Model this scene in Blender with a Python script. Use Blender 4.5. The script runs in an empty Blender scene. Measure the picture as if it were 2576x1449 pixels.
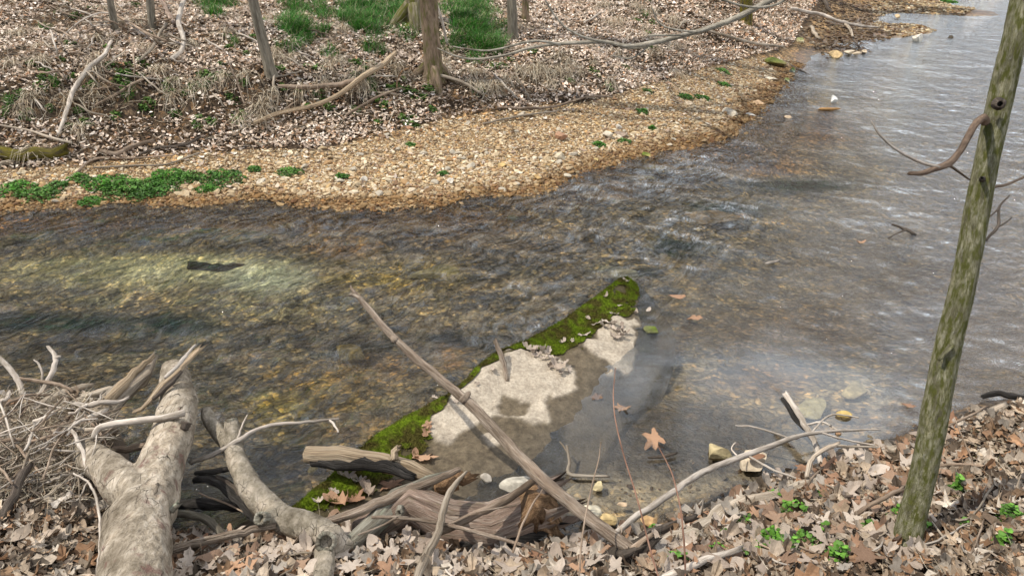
import bpy, math, random
import numpy as np
random.seed(7); RS = np.random.RandomState(11)
R = math.radians
scn = bpy.context.scene
COL = scn.collection
H = 3.2; TH = R(27); FPX = 1932.0; CX, CY = 1288.0, 724.5
ST, CT = math.sin(TH), math.cos(TH)

# ------------------------------------------------------------------ camera geometry used to place things on real surfaces
def ray(px, py):
    u = (px-CX)/FPX; v = (py-CY)/FPX
    return np.array([u, CT - v*ST, -(ST + v*CT)])
def at_z(px, py, z=0.0):
    d = ray(px, py); t = (H-z)/(-d[2]); return np.array([0, 0, H]) + d*t
def at_y(px, py, Y):
    d = ray(px, py); return np.array([0, 0, H]) + d*(Y/d[1])
def at_t(px, py, t):
    return np.array([0, 0, H]) + ray(px, py)*t
def project(X, Y, Z):
    yy = Y; zz = Z - H
    dep = np.maximum(yy*CT - zz*ST, 0.05); up = yy*ST + zz*CT
    return CX + FPX*X/dep, CY - FPX*up/dep

# ------------------------------------------------------------------ noise
def _hash(ix, iy, s):
    n = (ix.astype(np.int64)*374761393 + iy.astype(np.int64)*668265263 + s*1274126177) & 0xffffffff
    n = ((n ^ (n >> 13))*1103515245) & 0xffffffff
    n = ((n ^ (n >> 16))*2246822519) & 0xffffffff
    return ((n >> 8) & 0xffff)/65535.0
def vnoise(x, y, s=0):
    x = np.asarray(x, float); y = np.asarray(y, float)
    ix = np.floor(x); iy = np.floor(y); fx = x-ix; fy = y-iy
    fx = fx*fx*(3-2*fx); fy = fy*fy*(3-2*fy)
    a = _hash(ix, iy, s); b = _hash(ix+1, iy, s); c = _hash(ix, iy+1, s); d = _hash(ix+1, iy+1, s)
    return (a*(1-fx)+b*fx)*(1-fy) + (c*(1-fx)+d*fx)*fy
def fbm(x, y, s=0, o=4):
    r = 0; a = .5; t = 0
    for k in range(o):
        r = r + a*vnoise(np.asarray(x)*2**k+17.3*k, np.asarray(y)*2**k-9.1*k, s+k); t += a; a *= .5
    return r/t
def inpoly(x, y, poly):
    x = np.asarray(x, float); y = np.asarray(y, float)
    res = np.zeros(x.shape, bool); n = len(poly)
    for i in range(n):
        x1, y1 = poly[i]; x2, y2 = poly[(i+1) % n]
        if y1 == y2: continue
        c = ((y1 > y) != (y2 > y)) & (x < (x2-x1)*(y-y1)/(y2-y1)+x1)
        res ^= c
    return res

# ------------------------------------------------------------------ terrain from surveyed points
FAR = [(-900,556),(-500,545),(-200,538),(0,530),(200,524),(400,517),(560,518),(700,517),(870,526),(980,522),(1050,520),(1085,538),(1130,520),
       (1300,490),(1450,455),(1540,412),(1620,390),(1700,372),(1780,358),(1850,345),(1900,290),(1960,230),(2000,185),(2060,150),
       (2170,132),(2270,98),(2360,80),(2420,42),(2500,5),(2560,-30),(2610,-60)]
NEAR = [(-900,980),(-300,1000),(0,1015),(180,1075),(300,1210),(420,1320),(560,1345),(700,1335),(900,1325),(1100,1315),(1300,1365),(1480,1350),(1600,1345),(1690,1320),
        (1780,1275),(1900,1225),(2050,1172),(2250,1112),(2400,1062),(2576,1002),(2900,900)]
GT = [(-900,450),(0,428),(200,412),(330,400),(640,372),(800,372),(960,338),(1130,295),(1330,268),(1500,250),(1650,205),(1780,168),(1900,142),(1990,120),(2060,40),(2150,-60)]
ctrl = []
def addc(p, z=None): ctrl.append((p[0], p[1], p[2] if z is None else z))
def shore(pl, zu, zd, off):
    W = [at_z(*p) for p in pl]
    for i, w in enumerate(W):
        a = W[max(i-1, 0)]; b = W[min(i+1, len(W)-1)]
        t = (b-a)[:2]; t = t/np.linalg.norm(t); n = np.array([-t[1], t[0]])
        k = off*max(1, w[1]/9)
        addc(w, 0.0); ctrl.append((w[0]+n[0]*k, w[1]+n[1]*k, zu)); ctrl.append((w[0]-n[0]*k, w[1]-n[1]*k, zd))
shore(FAR, .05, -.07, .35)
shore(NEAR, -.03, .09, .16)
for px, py, z in [(0,425,.20),(330,400,.22),(640,370,.25),(960,338,.27),(1130,295,.3),(1330,268,.32),(1500,250,.32),(1650,200,.35),(1780,165,.35),(1900,140,.22),
                  (-500,440,.2),(2060,110,.01),(2080,60,.02),(2120,10,.06),(2030,130,.02),(2300,60,.12),(2350,20,.16),(2400,-20,.2),(2180,90,.02),(2200,30,.06),
                  # stream bed
                  (-300,800,-.4),(-300,650,-.3),(300,850,-.42),(300,650,-.3),(1000,850,-.34),(650,1100,-.3),(900,1050,-.22),(600,950,-.3),(1000,620,-.2),(1400,600,-.2),(1700,560,-.15),(1900,480,-.38),
                  (2200,600,-.45),(2300,850,-.36),(2000,950,-.2),(1800,1000,-.13),(1680,1060,-.09),(1560,1180,-.035),(1750,1190,-.03),(1880,1140,-.04),(1450,1230,-.02),(2100,250,-.12),(2300,300,-.4),
                  (2400,100,-.45),(2700,500,-.5),(2700,800,-.4),(1300,780,-.3),(600,560,-.14),(200,570,-.12),(1250,540,-.12),(570,1180,-.12),(500,1250,.02),(575,1292,.03),(455,1200,.0),(630,1312,.05),(470,1120,-.12),(650,1240,-.14),(1200,950,-.22),(1050,1080,-.2),(1250,1180,-.06),
                  (1950,350,-.12),(2050,400,-.2),(2000,250,-.06),(2100,170,-.07),
                  # near bank
                  (-500,1200,.35),(0,1200,.32),(0,1100,.24),(150,1080,.16),(-300,1449,.6),(0,1449,.52),(200,1300,.32),(600,1449,.36),(900,1400,.2),(1300,1449,.30),(1200,1392,.06),(1330,1392,.08),(1500,1400,.2),(1900,1449,.48),(2576,1449,.7),(2576,1250,.42),
                  (2290,1370,.40),(2000,1300,.20),(2300,1200,.16),(2800,1100,.35),(430,1400,.25),(2000,1380,.34)]:
    addc(at_z(px, py, z))
for px, py, Y in [(-500,395,9.2),(0,385,9.4),(400,345,10.0),(700,312,10.5),(900,280,10.9),(1100,258,11.3),(1300,245,11.6),(1450,215,12.2),(1600,160,14.2),(1750,110,16),(1900,60,18.5),(2000,10,22),
                  (-500,205,9.9),(0,200,10.1),(300,190,10.6),(500,180,10.8),(700,195,11.0),(900,190,11.3),(1080,205,11.6),(1250,190,12.0),(1400,170,12.6),(1500,140,13.3),(1650,110,14.8),(1800,60,17),
                  (-500,0,13.5),(0,0,14),(500,0,14.5),(1000,0,15),(1500,0,17.5),(1900,0,20.5),(-500,90,11.5),(0,90,11.7),(500,90,12.2),(1000,90,12.8),(1400,90,14.2)]:
    addc(at_y(px, py, Y))
for x in (-40,-25,-15,-8,-2,4): ctrl += [(x,21+.2*x if x > -3 else 20,3.0),(x,32,8.0),(x,50,14.0),(x,80,20)]
ctrl += [(11,32,2.2),(12,45,5),(16,60,8),(18,80,12),(17,34,-.3),(20,44,-.3),(24,60,-.2),(26,80,0),(13,24,-.4),(16,28,-.4)]
ctrl += [(6,6.3,.1),(9,10,.1),(13,16,.1),(18,24,.1),(24,36,.2),(32,60,.5),(7.5,6,.6),(11,10,.7),(15,15,.8),(22,24,1),(30,36,1.5),(50,60,2),(60,20,2),(30,5,2)]
for x in (-30,-12,-5,-2,0,2,5,12,30): ctrl += [(x,1.0,1.05),(x,0,1.5),(x,-5,1.9),(x,-20,2.2)]
ctrl += [(-12,4.6,0),(-12,3,.6),(-12,6,-.3),(-20,4.8,0),(-20,6.5,-.3),(-40,5,0),(-40,7,-.3),(-20,8.5,-.02),(-20,10,.5),(-40,9,0),(-40,12,.8),(-14,9.3,.3),(-14,10.6,1)]
C = np.array(ctrl)
# thin out coincident points
keep = []
for i in range(len(C)):
    if all(np.hypot(*(C[i,:2]-C[j,:2])) > .05 for j in keep): keep.append(i)
C = C[keep]
K = np.sqrt(((C[:,None,:2]-C[None,:,:2])**2).sum(-1))
A = np.zeros((len(C)+1,)*2); A[:-1,:-1] = -K + np.eye(len(C))*.004; A[-1,:-1] = 1; A[:-1,-1] = 1
Wt = np.linalg.solve(A, np.r_[C[:,2], 0])
def rbf(X, Y):
    X = np.asarray(X, float); Y = np.asarray(Y, float); sh = X.shape; X = X.ravel(); Y = Y.ravel()
    out = np.full(X.shape, Wt[-1])
    for i in range(len(C)):
        out -= Wt[i]*np.sqrt((X-C[i,0])**2+(Y-C[i,1])**2+.004)
    return out.reshape(sh)
def ground(X, Y):
    z = rbf(X, Y)
    w = np.clip((z-.25)/.5, 0, 1)
    n = (fbm(np.asarray(X)*1.3, np.asarray(Y)*1.3, 3, 5)-.5)
    n2 = (fbm(np.asarray(X)*6, np.asarray(Y)*6, 9, 3)-.5)
    return z + n*(.035+.30*w) + n2*(.016+.05*w)
TT = np.geomspace(1.6, 70, 700)
def P(px, py, h=0.0, z=None):
    if z is not None: return at_z(px, py, z)
    d = ray(px, py); Q = np.array([0, 0, H])[None] + d[None]*TT[:,None]
    g = ground(Q[:,0], Q[:,1]) + h - Q[:,2]
    k = np.argmax(g > 0)
    if k == 0: return at_z(px, py, h)
    a = g[k-1]/(g[k-1]-g[k]); return Q[k-1]*(1-a)+Q[k]*a
def depth(p): return p[1]*CT - (p[2]-H)*ST

# ------------------------------------------------------------------ materials
MATS = {}
class NT:
    def __init__(s, name):
        s.m = bpy.data.materials.new(name); s.m.use_nodes = True; s.t = s.m.node_tree; s.t.nodes.clear()
    def n(s, typ, **kw):
        nd = s.t.nodes.new(typ)
        for k, v in kw.items():
            if k == 'inp':
                for a, b in v.items(): nd.inputs[a].default_value = b
            else: setattr(nd, k, v)
        return nd
    def l(s, a, b): s.t.links.new(a, b)
    def noise(s, vec, scale, det=4, rough=.6, dist=0):
        n = s.n('ShaderNodeTexNoise', inp={'Scale':scale,'Detail':det,'Roughness':rough,'Distortion':dist}); s.l(vec, n.inputs['Vector']); return n
    def mapping(s, vec, scale=(1,1,1), rot=(0,0,0)):
        n = s.n('ShaderNodeMapping'); n.inputs['Scale'].default_value = scale; n.inputs['Rotation'].default_value = rot; s.l(vec, n.inputs['Vector']); return n.outputs[0]
    def ramp(s, fac, stops):
        n = s.n('ShaderNodeValToRGB'); e = n.color_ramp.elements
        while len(e) < len(stops): e.new(.5)
        for i, (p, c) in enumerate(stops): e[i].position = p; e[i].color = (*c, 1) if len(c) == 3 else c
        s.l(fac, n.inputs[0]); return n.outputs[0]
    def mix(s, fac, a, b, mode='MIX'):
        n = s.n('ShaderNodeMix', data_type='RGBA', blend_type=mode)
        for v, i in ((fac, 0), (a, 6), (b, 7)):
            if hasattr(v, 'links'): s.l(v, n.inputs[i])
            elif i == 0: n.inputs[0].default_value = v
            else: n.inputs[i].default_value = (*v, 1)
        return n.outputs[2]
    def math(s, op, a, b=0.0, clamp=False):
        n = s.n('ShaderNodeMath', operation=op, use_clamp=clamp)
        for v, i in ((a, 0), (b, 1)):
            if hasattr(v, 'links'): s.l(v, n.inputs[i])
            else: n.inputs[i].default_value = v
        return n.outputs[0]
    def bump(s, h, strength=.5, dist=.01, normal=None):
        n = s.n('ShaderNodeBump', inp={'Strength':strength,'Distance':dist}); s.l(h, n.inputs['Height'])
        if normal is not None: s.l(normal, n.inputs['Normal'])
        return n.outputs[0]
    def out(s, col, rough=.9, normal=None, spec=.3, disp=None):
        b = s.n('ShaderNodeBsdfPrincipled'); o = s.n('ShaderNodeOutputMaterial')
        if hasattr(col, 'links'): s.l(col, b.inputs['Base Color'])
        else: b.inputs['Base Color'].default_value = (*col, 1)
        if hasattr(rough, 'links'): s.l(rough, b.inputs['Roughness'])
        else: b.inputs['Roughness'].default_value = rough
        b.inputs['Specular IOR Level'].default_value = spec
        if normal is not None: s.l(normal, b.inputs['Normal'])
        s.l(b.outputs[0], o.inputs[0]); return s.m
def wood(name, dark, mid, light, moss=None, mossamt=.5, sc=(9,1.2,1), bump=.6, spots=None, rough=.88, coord='UV', var=.0, cracks=0):
    s = NT(name); tc = s.n('ShaderNodeTexCoord')
    v = s.mapping(tc.outputs[coord], sc)
    a = s.noise(v, 6, 6, .65, .4); b = s.noise(s.mapping(tc.outputs[coord], (sc[0]*.25, sc[1]*.5, sc[2]*.25)), 5, 3)
    c = s.noise(s.mapping(tc.outputs[coord], (sc[0]*.5,sc[0]*.5,sc[0]*.5)), 30, 3, .7)
    f = s.math('ADD', s.math('MULTIPLY', a.outputs[0], .6), s.math('MULTIPLY', b.outputs[0], .4))
    col = s.ramp(f, [(.36, dark), (.48, mid), (.60, light)])
    col = s.mix(s.ramp(c.outputs[0], [(.35,(0,0,0)),(.7,(1,1,1))]), col, s.mix(.5, col, light))
    big = s.noise(s.mapping(tc.outputs[coord], (sc[0]*.22, sc[1]*.35, sc[2]*.22)), 4, 4, .6)
    col = s.mix(1.0, col, s.ramp(big.outputs[0], [(.36,(.55,.53,.50)),(.52,(1,1,1)),(.64,(1.25,1.22,1.2))]), 'MULTIPLY')
    if spots:
        q = s.noise(s.mapping(tc.outputs[coord], (sc[0]*.5, sc[1]*1.3, sc[2]*.5)), 3.1, 5, .7)
        col = s.mix(s.ramp(q.outputs[0], [(.57,(0,0,0)),(.66,(.8,.8,.8))]), col, spots)
    if moss:
        q = s.noise(s.mapping(tc.outputs[coord], (sc[0]*.35, sc[1]*.7, sc[2]*.35)), 4.3, 4)
        col = s.mix(s.ramp(q.outputs[0], [(.62-mossamt*.35,(0,0,0)),(.70-mossamt*.2,(1,1,1))]), col, s.mix(a.outputs[0], tuple(x*.6 for x in moss), tuple(x*1.5 for x in moss)))
    if var:
        oi = s.n('ShaderNodeObjectInfo')
        hv = s.math('ADD', s.math('MULTIPLY', oi.outputs['Random'], var*2), 1-var)
        col = s.mix(1.0, col, hv, 'MULTIPLY')
    hgt_ = s.math('ADD', a.outputs[0], s.math('MULTIPLY', c.outputs[0], .35))
    if cracks:
        vv = s.n('ShaderNodeVectorMath', operation='MULTIPLY_ADD'); s.l(b.outputs['Color'], vv.inputs[0]); vv.inputs[1].default_value = (.7,.7,.7); s.l(s.mapping(tc.outputs[coord], (sc[0]*cracks, sc[1]*cracks*.8, sc[2]*cracks)), vv.inputs[2])
        vr = s.n('ShaderNodeTexVoronoi', feature='DISTANCE_TO_EDGE', inp={'Scale':1.0}); s.l(vv.outputs[0], vr.inputs['Vector'])
        msk = s.math('MULTIPLY', s.ramp(vr.outputs['Distance'], [(.0,(1,1,1)),(.022,(0,0,0))]), s.ramp(b.outputs[0], [(.50,(0,0,0)),(.60,(1,1,1))]))
        col = s.mix(msk, col, tuple(x*.35 for x in dark)); hgt_ = s.math('SUBTRACT', hgt_, s.math('MULTIPLY', msk, .7))
    nm = s.bump(hgt_, bump, .02)
    MATS[name] = s.out(col, rough, nm, .2); return MATS[name]
wood('mossy_bark', (.08,.075,.04), (.20,.19,.095), (.40,.385,.27), moss=(.115,.12,.028), mossamt=.5, sc=(17,5,1), bump=1.2, spots=(.34,.33,.26))
wood('grey_bark', (.07,.06,.045), (.15,.13,.10), (.27,.245,.19), sc=(9,1.2,1), bump=.9)
wood('brown_bark', (.075,.05,.032), (.17,.12,.08), (.28,.215,.15), moss=(.1,.095,.03), mossamt=.35, sc=(10,1.6,1), bump=1)
wood('rough_bark', (.09,.075,.05), (.21,.175,.12), (.33,.29,.21), moss=(.1,.1,.02), mossamt=.6, sc=(8,1,1), bump=1)
wood('drift', (.10,.075,.05), (.26,.21,.155), (.44,.385,.31), sc=(10,.8,1), bump=.7, var=.25)
wood('pale_twig', (.19,.155,.12), (.33,.285,.235), (.52,.47,.41), sc=(8,2,1), bump=.4, var=.2)
wood('brown_twig', (.09,.06,.04), (.20,.145,.10), (.33,.26,.20), sc=(8,2,1), bump=.5, var=.3)
wood('red_stem', (.10,.05,.035), (.19,.10,.07), (.27,.17,.12), sc=(8,2,1), bump=.3)
wood('pole_wood', (.11,.065,.04), (.27,.20,.14), (.49,.41,.33), sc=(15,1.8,1), bump=1.1, cracks=.7)
wood('dark_wood', (.025,.02,.016), (.07,.055,.045), (.14,.115,.09), sc=(12,1,1), bump=1, var=.2)
wood('charred', (.008,.007,.006), (.028,.025,.022), (.12,.11,.10), sc=(16,1.6,1), bump=1.3, rough=.9, cracks=.8)
wood('rotten', (.11,.065,.045), (.31,.205,.15), (.54,.45,.37), sc=(16,1.6,1), bump=1.2, cracks=.6, spots=(.22,.19,.10))
wood('rot_end', (.03,.015,.008), (.20,.11,.055), (.42,.28,.16), sc=(18,14,1), bump=1)
wood('lichen_wood', (.06,.05,.035), (.19,.165,.125), (.36,.35,.29), moss=(.30,.32,.24), mossamt=.2, sc=(10,1.4,1), bump=1)
wood('split_wood', (.10,.07,.045), (.36,.26,.16), (.60,.49,.35), sc=(16,.5,1), bump=1, spots=(.03,.024,.02))
wood('log_bark', (.10,.08,.055), (.235,.195,.14), (.46,.40,.32), sc=(5.2,2.2,5.2), bump=1.0, spots=(.15,.08,.065), coord='Object', cracks=4)
wood('branch_bark', (.085,.07,.05), (.19,.165,.12), (.33,.29,.235), sc=(4.5,2.6,4.5), bump=.9, coord='Object', cracks=6)
wood('mossy_dark', (.02,.016,.01), (.05,.04,.025), (.10,.08,.05), moss=(.12,.10,.01), mossamt=.7, sc=(8,1.2,1), bump=1)

def vcolmat(name, rough=.85, bump=.4, bscale=40, trans=0.0, spec=.25, vary=.5, both=False, veins=False):
    s = NT(name); at = s.n('ShaderNodeAttribute', attribute_name='Col'); tc = s.n('ShaderNodeTexCoord')
    n = s.noise(tc.outputs['Object'], bscale, 4, .6)
    f = s.ramp(n.outputs[0], [(.3,(1-vary*.55,)*3),(.7,(1+vary*.35,)*3)])
    col = s.mix(1.0, at.outputs[0], f, 'MULTIPLY')
    m = s.out(col, rough, s.bump(n.outputs[0], bump, .01), spec)
    if trans:
        nt = s.t; o = [x for x in nt.nodes if x.type == 'OUTPUT_MATERIAL'][0]; b = [x for x in nt.nodes if x.type == 'BSDF_PRINCIPLED'][0]
        tr = s.n('ShaderNodeBsdfTranslucent'); s.l(col, tr.inputs[0]); mx = s.n('ShaderNodeMixShader'); mx.inputs[0].default_value = trans
        s.l(b.outputs[0], mx.inputs[1]); s.l(tr.outputs[0], mx.inputs[2]); s.l(mx.outputs[0], o.inputs[0])
    MATS[name] = m; return m
vcolmat('leaf_litter', .7, .3, 60, .15, .35)
vcolmat('gravel_stone', .8, .6, 50, 0, .3)
vcolmat('rock', .85, 1.0, 22, 0, .25, .8)
vcolmat('plant', .55, .2, 60, .3, .3)
vcolmat('straw', .7, .2, 60, .1, .25)
def leafmat(name, c1, c2):
    s = NT(name); tc = s.n('ShaderNodeTexCoord'); oi = s.n('ShaderNodeObjectInfo')
    n = s.noise(tc.outputs['Object'], 22, 4, .65)
    r = s.math('ADD', s.math('MULTIPLY', oi.outputs['Random'], .7), s.math('MULTIPLY', n.outputs[0], .5))
    col = s.ramp(r, [(.15, c1), (1.0, c2)])
    sp = s.noise(tc.outputs['Object'], 75, 2)
    col = s.mix(s.ramp(sp.outputs[0], [(.60,(0,0,0)),(.70,(1,1,1))]), col, s.mix(.55, col, (.03,.02,.012)))
    # veins radiating from the stalk
    w = s.n('ShaderNodeTexWave', wave_type='BANDS', bands_direction='DIAGONAL', inp={'Scale':16,'Distortion':2.0,'Detail':2}); s.l(tc.outputs['Object'], w.inputs['Vector'])
    nm = s.bump(s.math('ADD', n.outputs[0], s.math('MULTIPLY', w.outputs['Fac'], .25)), .5, .01)
    s.out(col, .62, nm, .4)
    o = [x for x in s.t.nodes if x.type == 'OUTPUT_MATERIAL'][0]; b = [x for x in s.t.nodes if x.type == 'BSDF_PRINCIPLED'][0]
    tr = s.n('ShaderNodeBsdfTranslucent'); s.l(col, tr.inputs[0]); mx = s.n('ShaderNodeMixShader'); mx.inputs[0].default_value = .18
    s.l(b.outputs[0], mx.inputs[1]); s.l(tr.outputs[0], mx.inputs[2]); s.l(mx.outputs[0], o.inputs[0])
    MATS[name] = s.m
leafmat('leaf_pale', (.28,.215,.165), (.62,.53,.44))
leafmat('leaf_brown', (.14,.08,.048), (.38,.25,.165))
leafmat('leaf_orange', (.22,.11,.06), (.50,.31,.19))
leafmat('leaf_grey', (.19,.16,.13), (.44,.39,.33))

# ------------------------------------------------------------------ object helpers
def tag(o, label=None, cat=None, group=None, kind=None):
    if label: o['label'] = label
    if cat: o['category'] = cat
    if group: o['group'] = group
    if kind: o['kind'] = kind
    return o
def empty(name, loc, label, cat, group=None):
    o = bpy.data.objects.new(name, None); COL.objects.link(o); o.location = loc; o.empty_display_size = .1
    return tag(o, label, cat, group)
def mkmesh(name, V, F, mat, cols=None, uv=None, smooth=True, quads=None):
    """V (n,3); F (m,k) array or list; cols per-vertex; uv per-vertex"""
    me = bpy.data.meshes.new(name); V = np.asarray(V, np.float32)
    if isinstance(F, np.ndarray):
        k = F.shape[1]; me.vertices.add(len(V)); me.vertices.foreach_set('co', V.ravel())
        me.loops.add(F.size); me.loops.foreach_set('vertex_index', F.astype(np.int32).ravel())
        me.polygons.add(len(F)); me.polygons.foreach_set('loop_start', np.arange(0, F.size, k, dtype=np.int32))
        try: me.polygons.foreach_set('loop_total', np.full(len(F), k, np.int32))
        except Exception: pass
        me.update(calc_edges=True)
    else:
        me.from_pydata([tuple(map(float, v)) for v in V], [], [tuple(f) for f in F]); me.update()
    me.polygons.foreach_set('use_smooth', np.full(len(me.polygons), smooth, bool))
    if uv is not None:
        L = np.empty(len(me.loops), np.int32); me.loops.foreach_get('vertex_index', L)
        u = me.uv_layers.new(name='UVMap'); u.data.foreach_set('uv', np.asarray(uv, np.float32)[L].ravel())
    if cols is not None:
        a = me.color_attributes.new('Col', 'FLOAT_COLOR', 'POINT')
        c = np.ones((len(V), 4), np.float32); cols = np.asarray(cols); c[:,:cols.shape[1]] = cols; a.data.foreach_set('color', c.ravel())
    if mat is not None: me.materials.append(MATS[mat] if isinstance(mat, str) else mat)
    return me
def obj(name, V, F, mat, parent=None, cols=None, uv=None, smooth=True, origin=None):
    V = np.asarray(V, float)
    L = np.array(parent.location) if parent is not None else (np.array(origin) if origin is not None else np.array([V[:,0].mean(), V[:,1].mean(), V[:,2].min()]))
    me = mkmesh(name, V-L, F, mat, cols, uv, smooth)
    o = bpy.data.objects.new(name, me); COL.objects.link(o)
    if parent is not None: o.parent = parent
    else: o.location = L
    return o
def catmull(pts, n):
    P_ = np.asarray(pts, float)
    if len(P_) == 2: t = np.linspace(0, 1, n)[:,None]; return P_[0]*(1-t)+P_[1]*t
    E = np.vstack([2*P_[0]-P_[1], P_, 2*P_[-1]-P_[-2]]); seg = len(P_)-1; out = []
    for s in np.linspace(0, seg-1e-6, n):
        i = int(s); u = s-i; a, b, c, d = E[i:i+4]
        out.append(.5*((2*b)+(-a+c)*u+(2*a-5*b+4*c-d)*u*u+(-a+3*b-3*c+d)*u**3))
    return np.array(out)
def tube(pts, rad, sides=8, n=None, wob=.0, rough=.08, seed=0, end='cap', flat=1.0, start='cap'):
    rs = np.random.RandomState(seed+5)
    pts = np.asarray(pts, float); L = np.linalg.norm(np.diff(pts, axis=0), axis=1).sum()
    if n is None: n = int(min(60, max(6, L/(np.mean(rad)*1.6))))
    D = catmull(np.c_[pts, rad], n); X = D[:,:3].copy(); r = np.maximum(D[:,3], .0006)
    if wob:
        w = np.cumsum(rs.randn(n,3), 0); w -= np.linspace(0,1,n)[:,None]*w[-1]; w *= wob*r.mean()/max(1, np.abs(w).max())
        X[1:-1] += w[1:-1]
    T = np.gradient(X, axis=0); T /= np.linalg.norm(T, axis=1)[:,None]+1e-9
    up = np.array([0,0,1.]) if abs(T[0][2]) < .9 else np.array([0,1.,0]); N = np.cross(T[0], up); N /= np.linalg.norm(N)
    V = []; UV = []; s = 0
    ph = np.arange(sides)/sides*2*math.pi; off = rs.rand()*40
    for i in range(n):
        N = N - T[i]*N.dot(T[i]); N /= np.linalg.norm(N); B = np.cross(T[i], N)
        if i: s += np.linalg.norm(X[i]-X[i-1])
        rn = 1 + rough*2*(vnoise(np.cos(ph)*1.5+off+s*3, np.sin(ph)*1.5+off+s/(r.mean()*5+.01), seed)-.5) + rough*(rs.rand(sides)-.5)
        rr = r[i]*rn
        V.append(X[i]+ (np.cos(ph)*rr)[:,None]*N + (np.sin(ph)*rr*flat)[:,None]*B)
        UV.append(np.c_[np.minimum(np.arange(sides), sides-np.arange(sides))/sides*2*r.mean()*6+off, np.full(sides, s)])
    V = list(np.vstack(V)); UV = list(np.vstack(UV)); F = []
    for i in range(n-1):
        for j in range(sides):
            k = (j+1) % sides; F.append((i*sides+j, i*sides+k, (i+1)*sides+k, (i+1)*sides+j))
    for which, mode in ((0, start), (n-1, end)):
        base = which*sides; sg = -1 if which == 0 else 1; c = X[which]; t = T[which]*sg; rr = r[which]
        if mode == 'jag':
            for j in range(sides): V[base+j] = V[base+j] + t*rr*rs.uniform(0, 2.2)*(1 if j % 2 else .4)
            V.append(c - t*rr*.3)
        elif mode == 'hollow':
            for j in range(sides): V[base+j] = c + (V[base+j]-c)*1.12
            i1 = len(V)
            for j in range(sides): V.append(c + (V[base+j]-c)*.62 + t*rr*.15); UV.append(UV[base+j])
            i2 = len(V)
            for j in range(sides): V.append(c + (V[base+j]-c)*.5 - t*rr*1.6); UV.append(UV[base+j])
            for (p0, p1) in ((base, i1), (i1, i2)):
                for j in range(sides):
                    k = (j+1) % sides; F.append((p0+j, p0+k, p1+k, p1+j) if sg > 0 else (p0+k, p0+j, p1+j, p1+k))
            V.append(c - t*rr*1.7); base = i2
        else: V.append(c + t*rr*.35)
        UV.append(UV[base]); m = len(V)-1
        for j in range(sides):
            k = (j+1) % sides; F.append((base+j, base+k, m) if sg > 0 else (base+k, base+j, m))
    return np.array(V), F, np.array(UV)
def join(lst):
    V = []; F = []; U = []; o = 0
    for v, f, u in lst:
        V.append(v); U.append(u); F += [tuple(i+o for i in x) for x in f]; o += len(v)
    return np.vstack(V), F, np.vstack(U)
def W(pts, zabs=False):
    """pixel list (px,py,h,r_px) -> world points and radii"""
    out = []; rad = []
    for p in pts:
        w = at_z(p[0], p[1], p[2]) if zabs else P(p[0], p[1], p[2])
        out.append(w); rad.append(p[3]*depth(w)/FPX)
    return out, rad
_seed = [100]
def branch(name, label, cat, mat, pts, kids=(), zabs=False, sides=8, end='jag', start='cap', rough=.12, wob=.6, group=None, flat=1.0, part='stem', hide=None, n=None):
    """kids: (part name, pts, mat or None, end)"""
    _seed[0] += 1; sd = _seed[0]
    w, r = W(pts, zabs)
    if not kids:
        v, f, u = tube(w, r, sides, n, wob, rough, sd, end, flat, start)
        return tag(obj(name, v, f, mat, uv=u), label, cat, group)
    root = empty(name, tuple(w[0]), label, cat, group)
    v, f, u = tube(w, r, sides, n, wob, rough, sd, end, flat, start); obj(part, v, f, mat, root, uv=u)
    for i, k in enumerate(kids):
        kw, kr = W(k[1], k[4] if len(k) > 4 else zabs)
        v, f, u = tube(kw, kr, max(5, sides-2), None, wob, .4 if k[0] == 'crumbling_end' else rough, sd*3+i, k[3] if len(k) > 3 else 'cap'); obj(k[0], v, f, (k[2] if len(k) > 2 else None) or mat, root, uv=u)
    return root
# ================================================================== camera, sky, sun
cam = bpy.data.objects.new('camera', bpy.data.cameras.new('camera')); COL.objects.link(cam)
cam.location = (0, 0, H); cam.rotation_euler = (math.pi/2 - TH, 0, 0)
cam.data.sensor_width = 36; cam.data.lens = FPX/2576*36; cam.data.clip_end = 500; cam.data.clip_start = .05; scn.camera = cam
SUN_EL = R(57); sdir = np.array([-.9, -.12]); sdir /= np.linalg.norm(sdir)
to_sun = np.array([sdir[0]*math.cos(SUN_EL), sdir[1]*math.cos(SUN_EL), math.sin(SUN_EL)])
from mathutils import Vector
sl = bpy.data.lights.new('sun', 'SUN'); sl.energy = 5.0; sl.angle = R(.6); sl.color = (1, .93, .82)
so = bpy.data.objects.new('sun', sl); COL.objects.link(so); so.rotation_euler = Vector(to_sun).to_track_quat('Z', 'Y').to_euler(); so.location = (0, 0, 20)
w = bpy.data.worlds.new('World'); scn.world = w; w.use_nodes = True; t = w.node_tree; t.nodes.clear()
sky = t.nodes.new('ShaderNodeTexSky'); sky.sky_type = 'NISHITA'; sky.sun_disc = False; sky.sun_elevation = SUN_EL; sky.sun_rotation = math.atan2(sdir[0], sdir[1])
tc = t.nodes.new('ShaderNodeTexCoord'); mp = t.nodes.new('ShaderNodeMapping'); mp.inputs['Scale'].default_value = (1, 1, 2.4)
ns = t.nodes.new('ShaderNodeTexNoise'); ns.inputs['Scale'].default_value = 2.1; ns.inputs['Detail'].default_value = 7; ns.inputs['Roughness'].default_value = .58
rp = t.nodes.new('ShaderNodeValToRGB'); rp.color_ramp.elements[0].position = .40; rp.color_ramp.elements[1].position = .53
rp.color_ramp.elements[0].color = (.0,.0,.0,1)
mx = t.nodes.new('ShaderNodeMix'); mx.data_type = 'RGBA'; mx.inputs[7].default_value = (12.2, 12.6, 13.4, 1)
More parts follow.
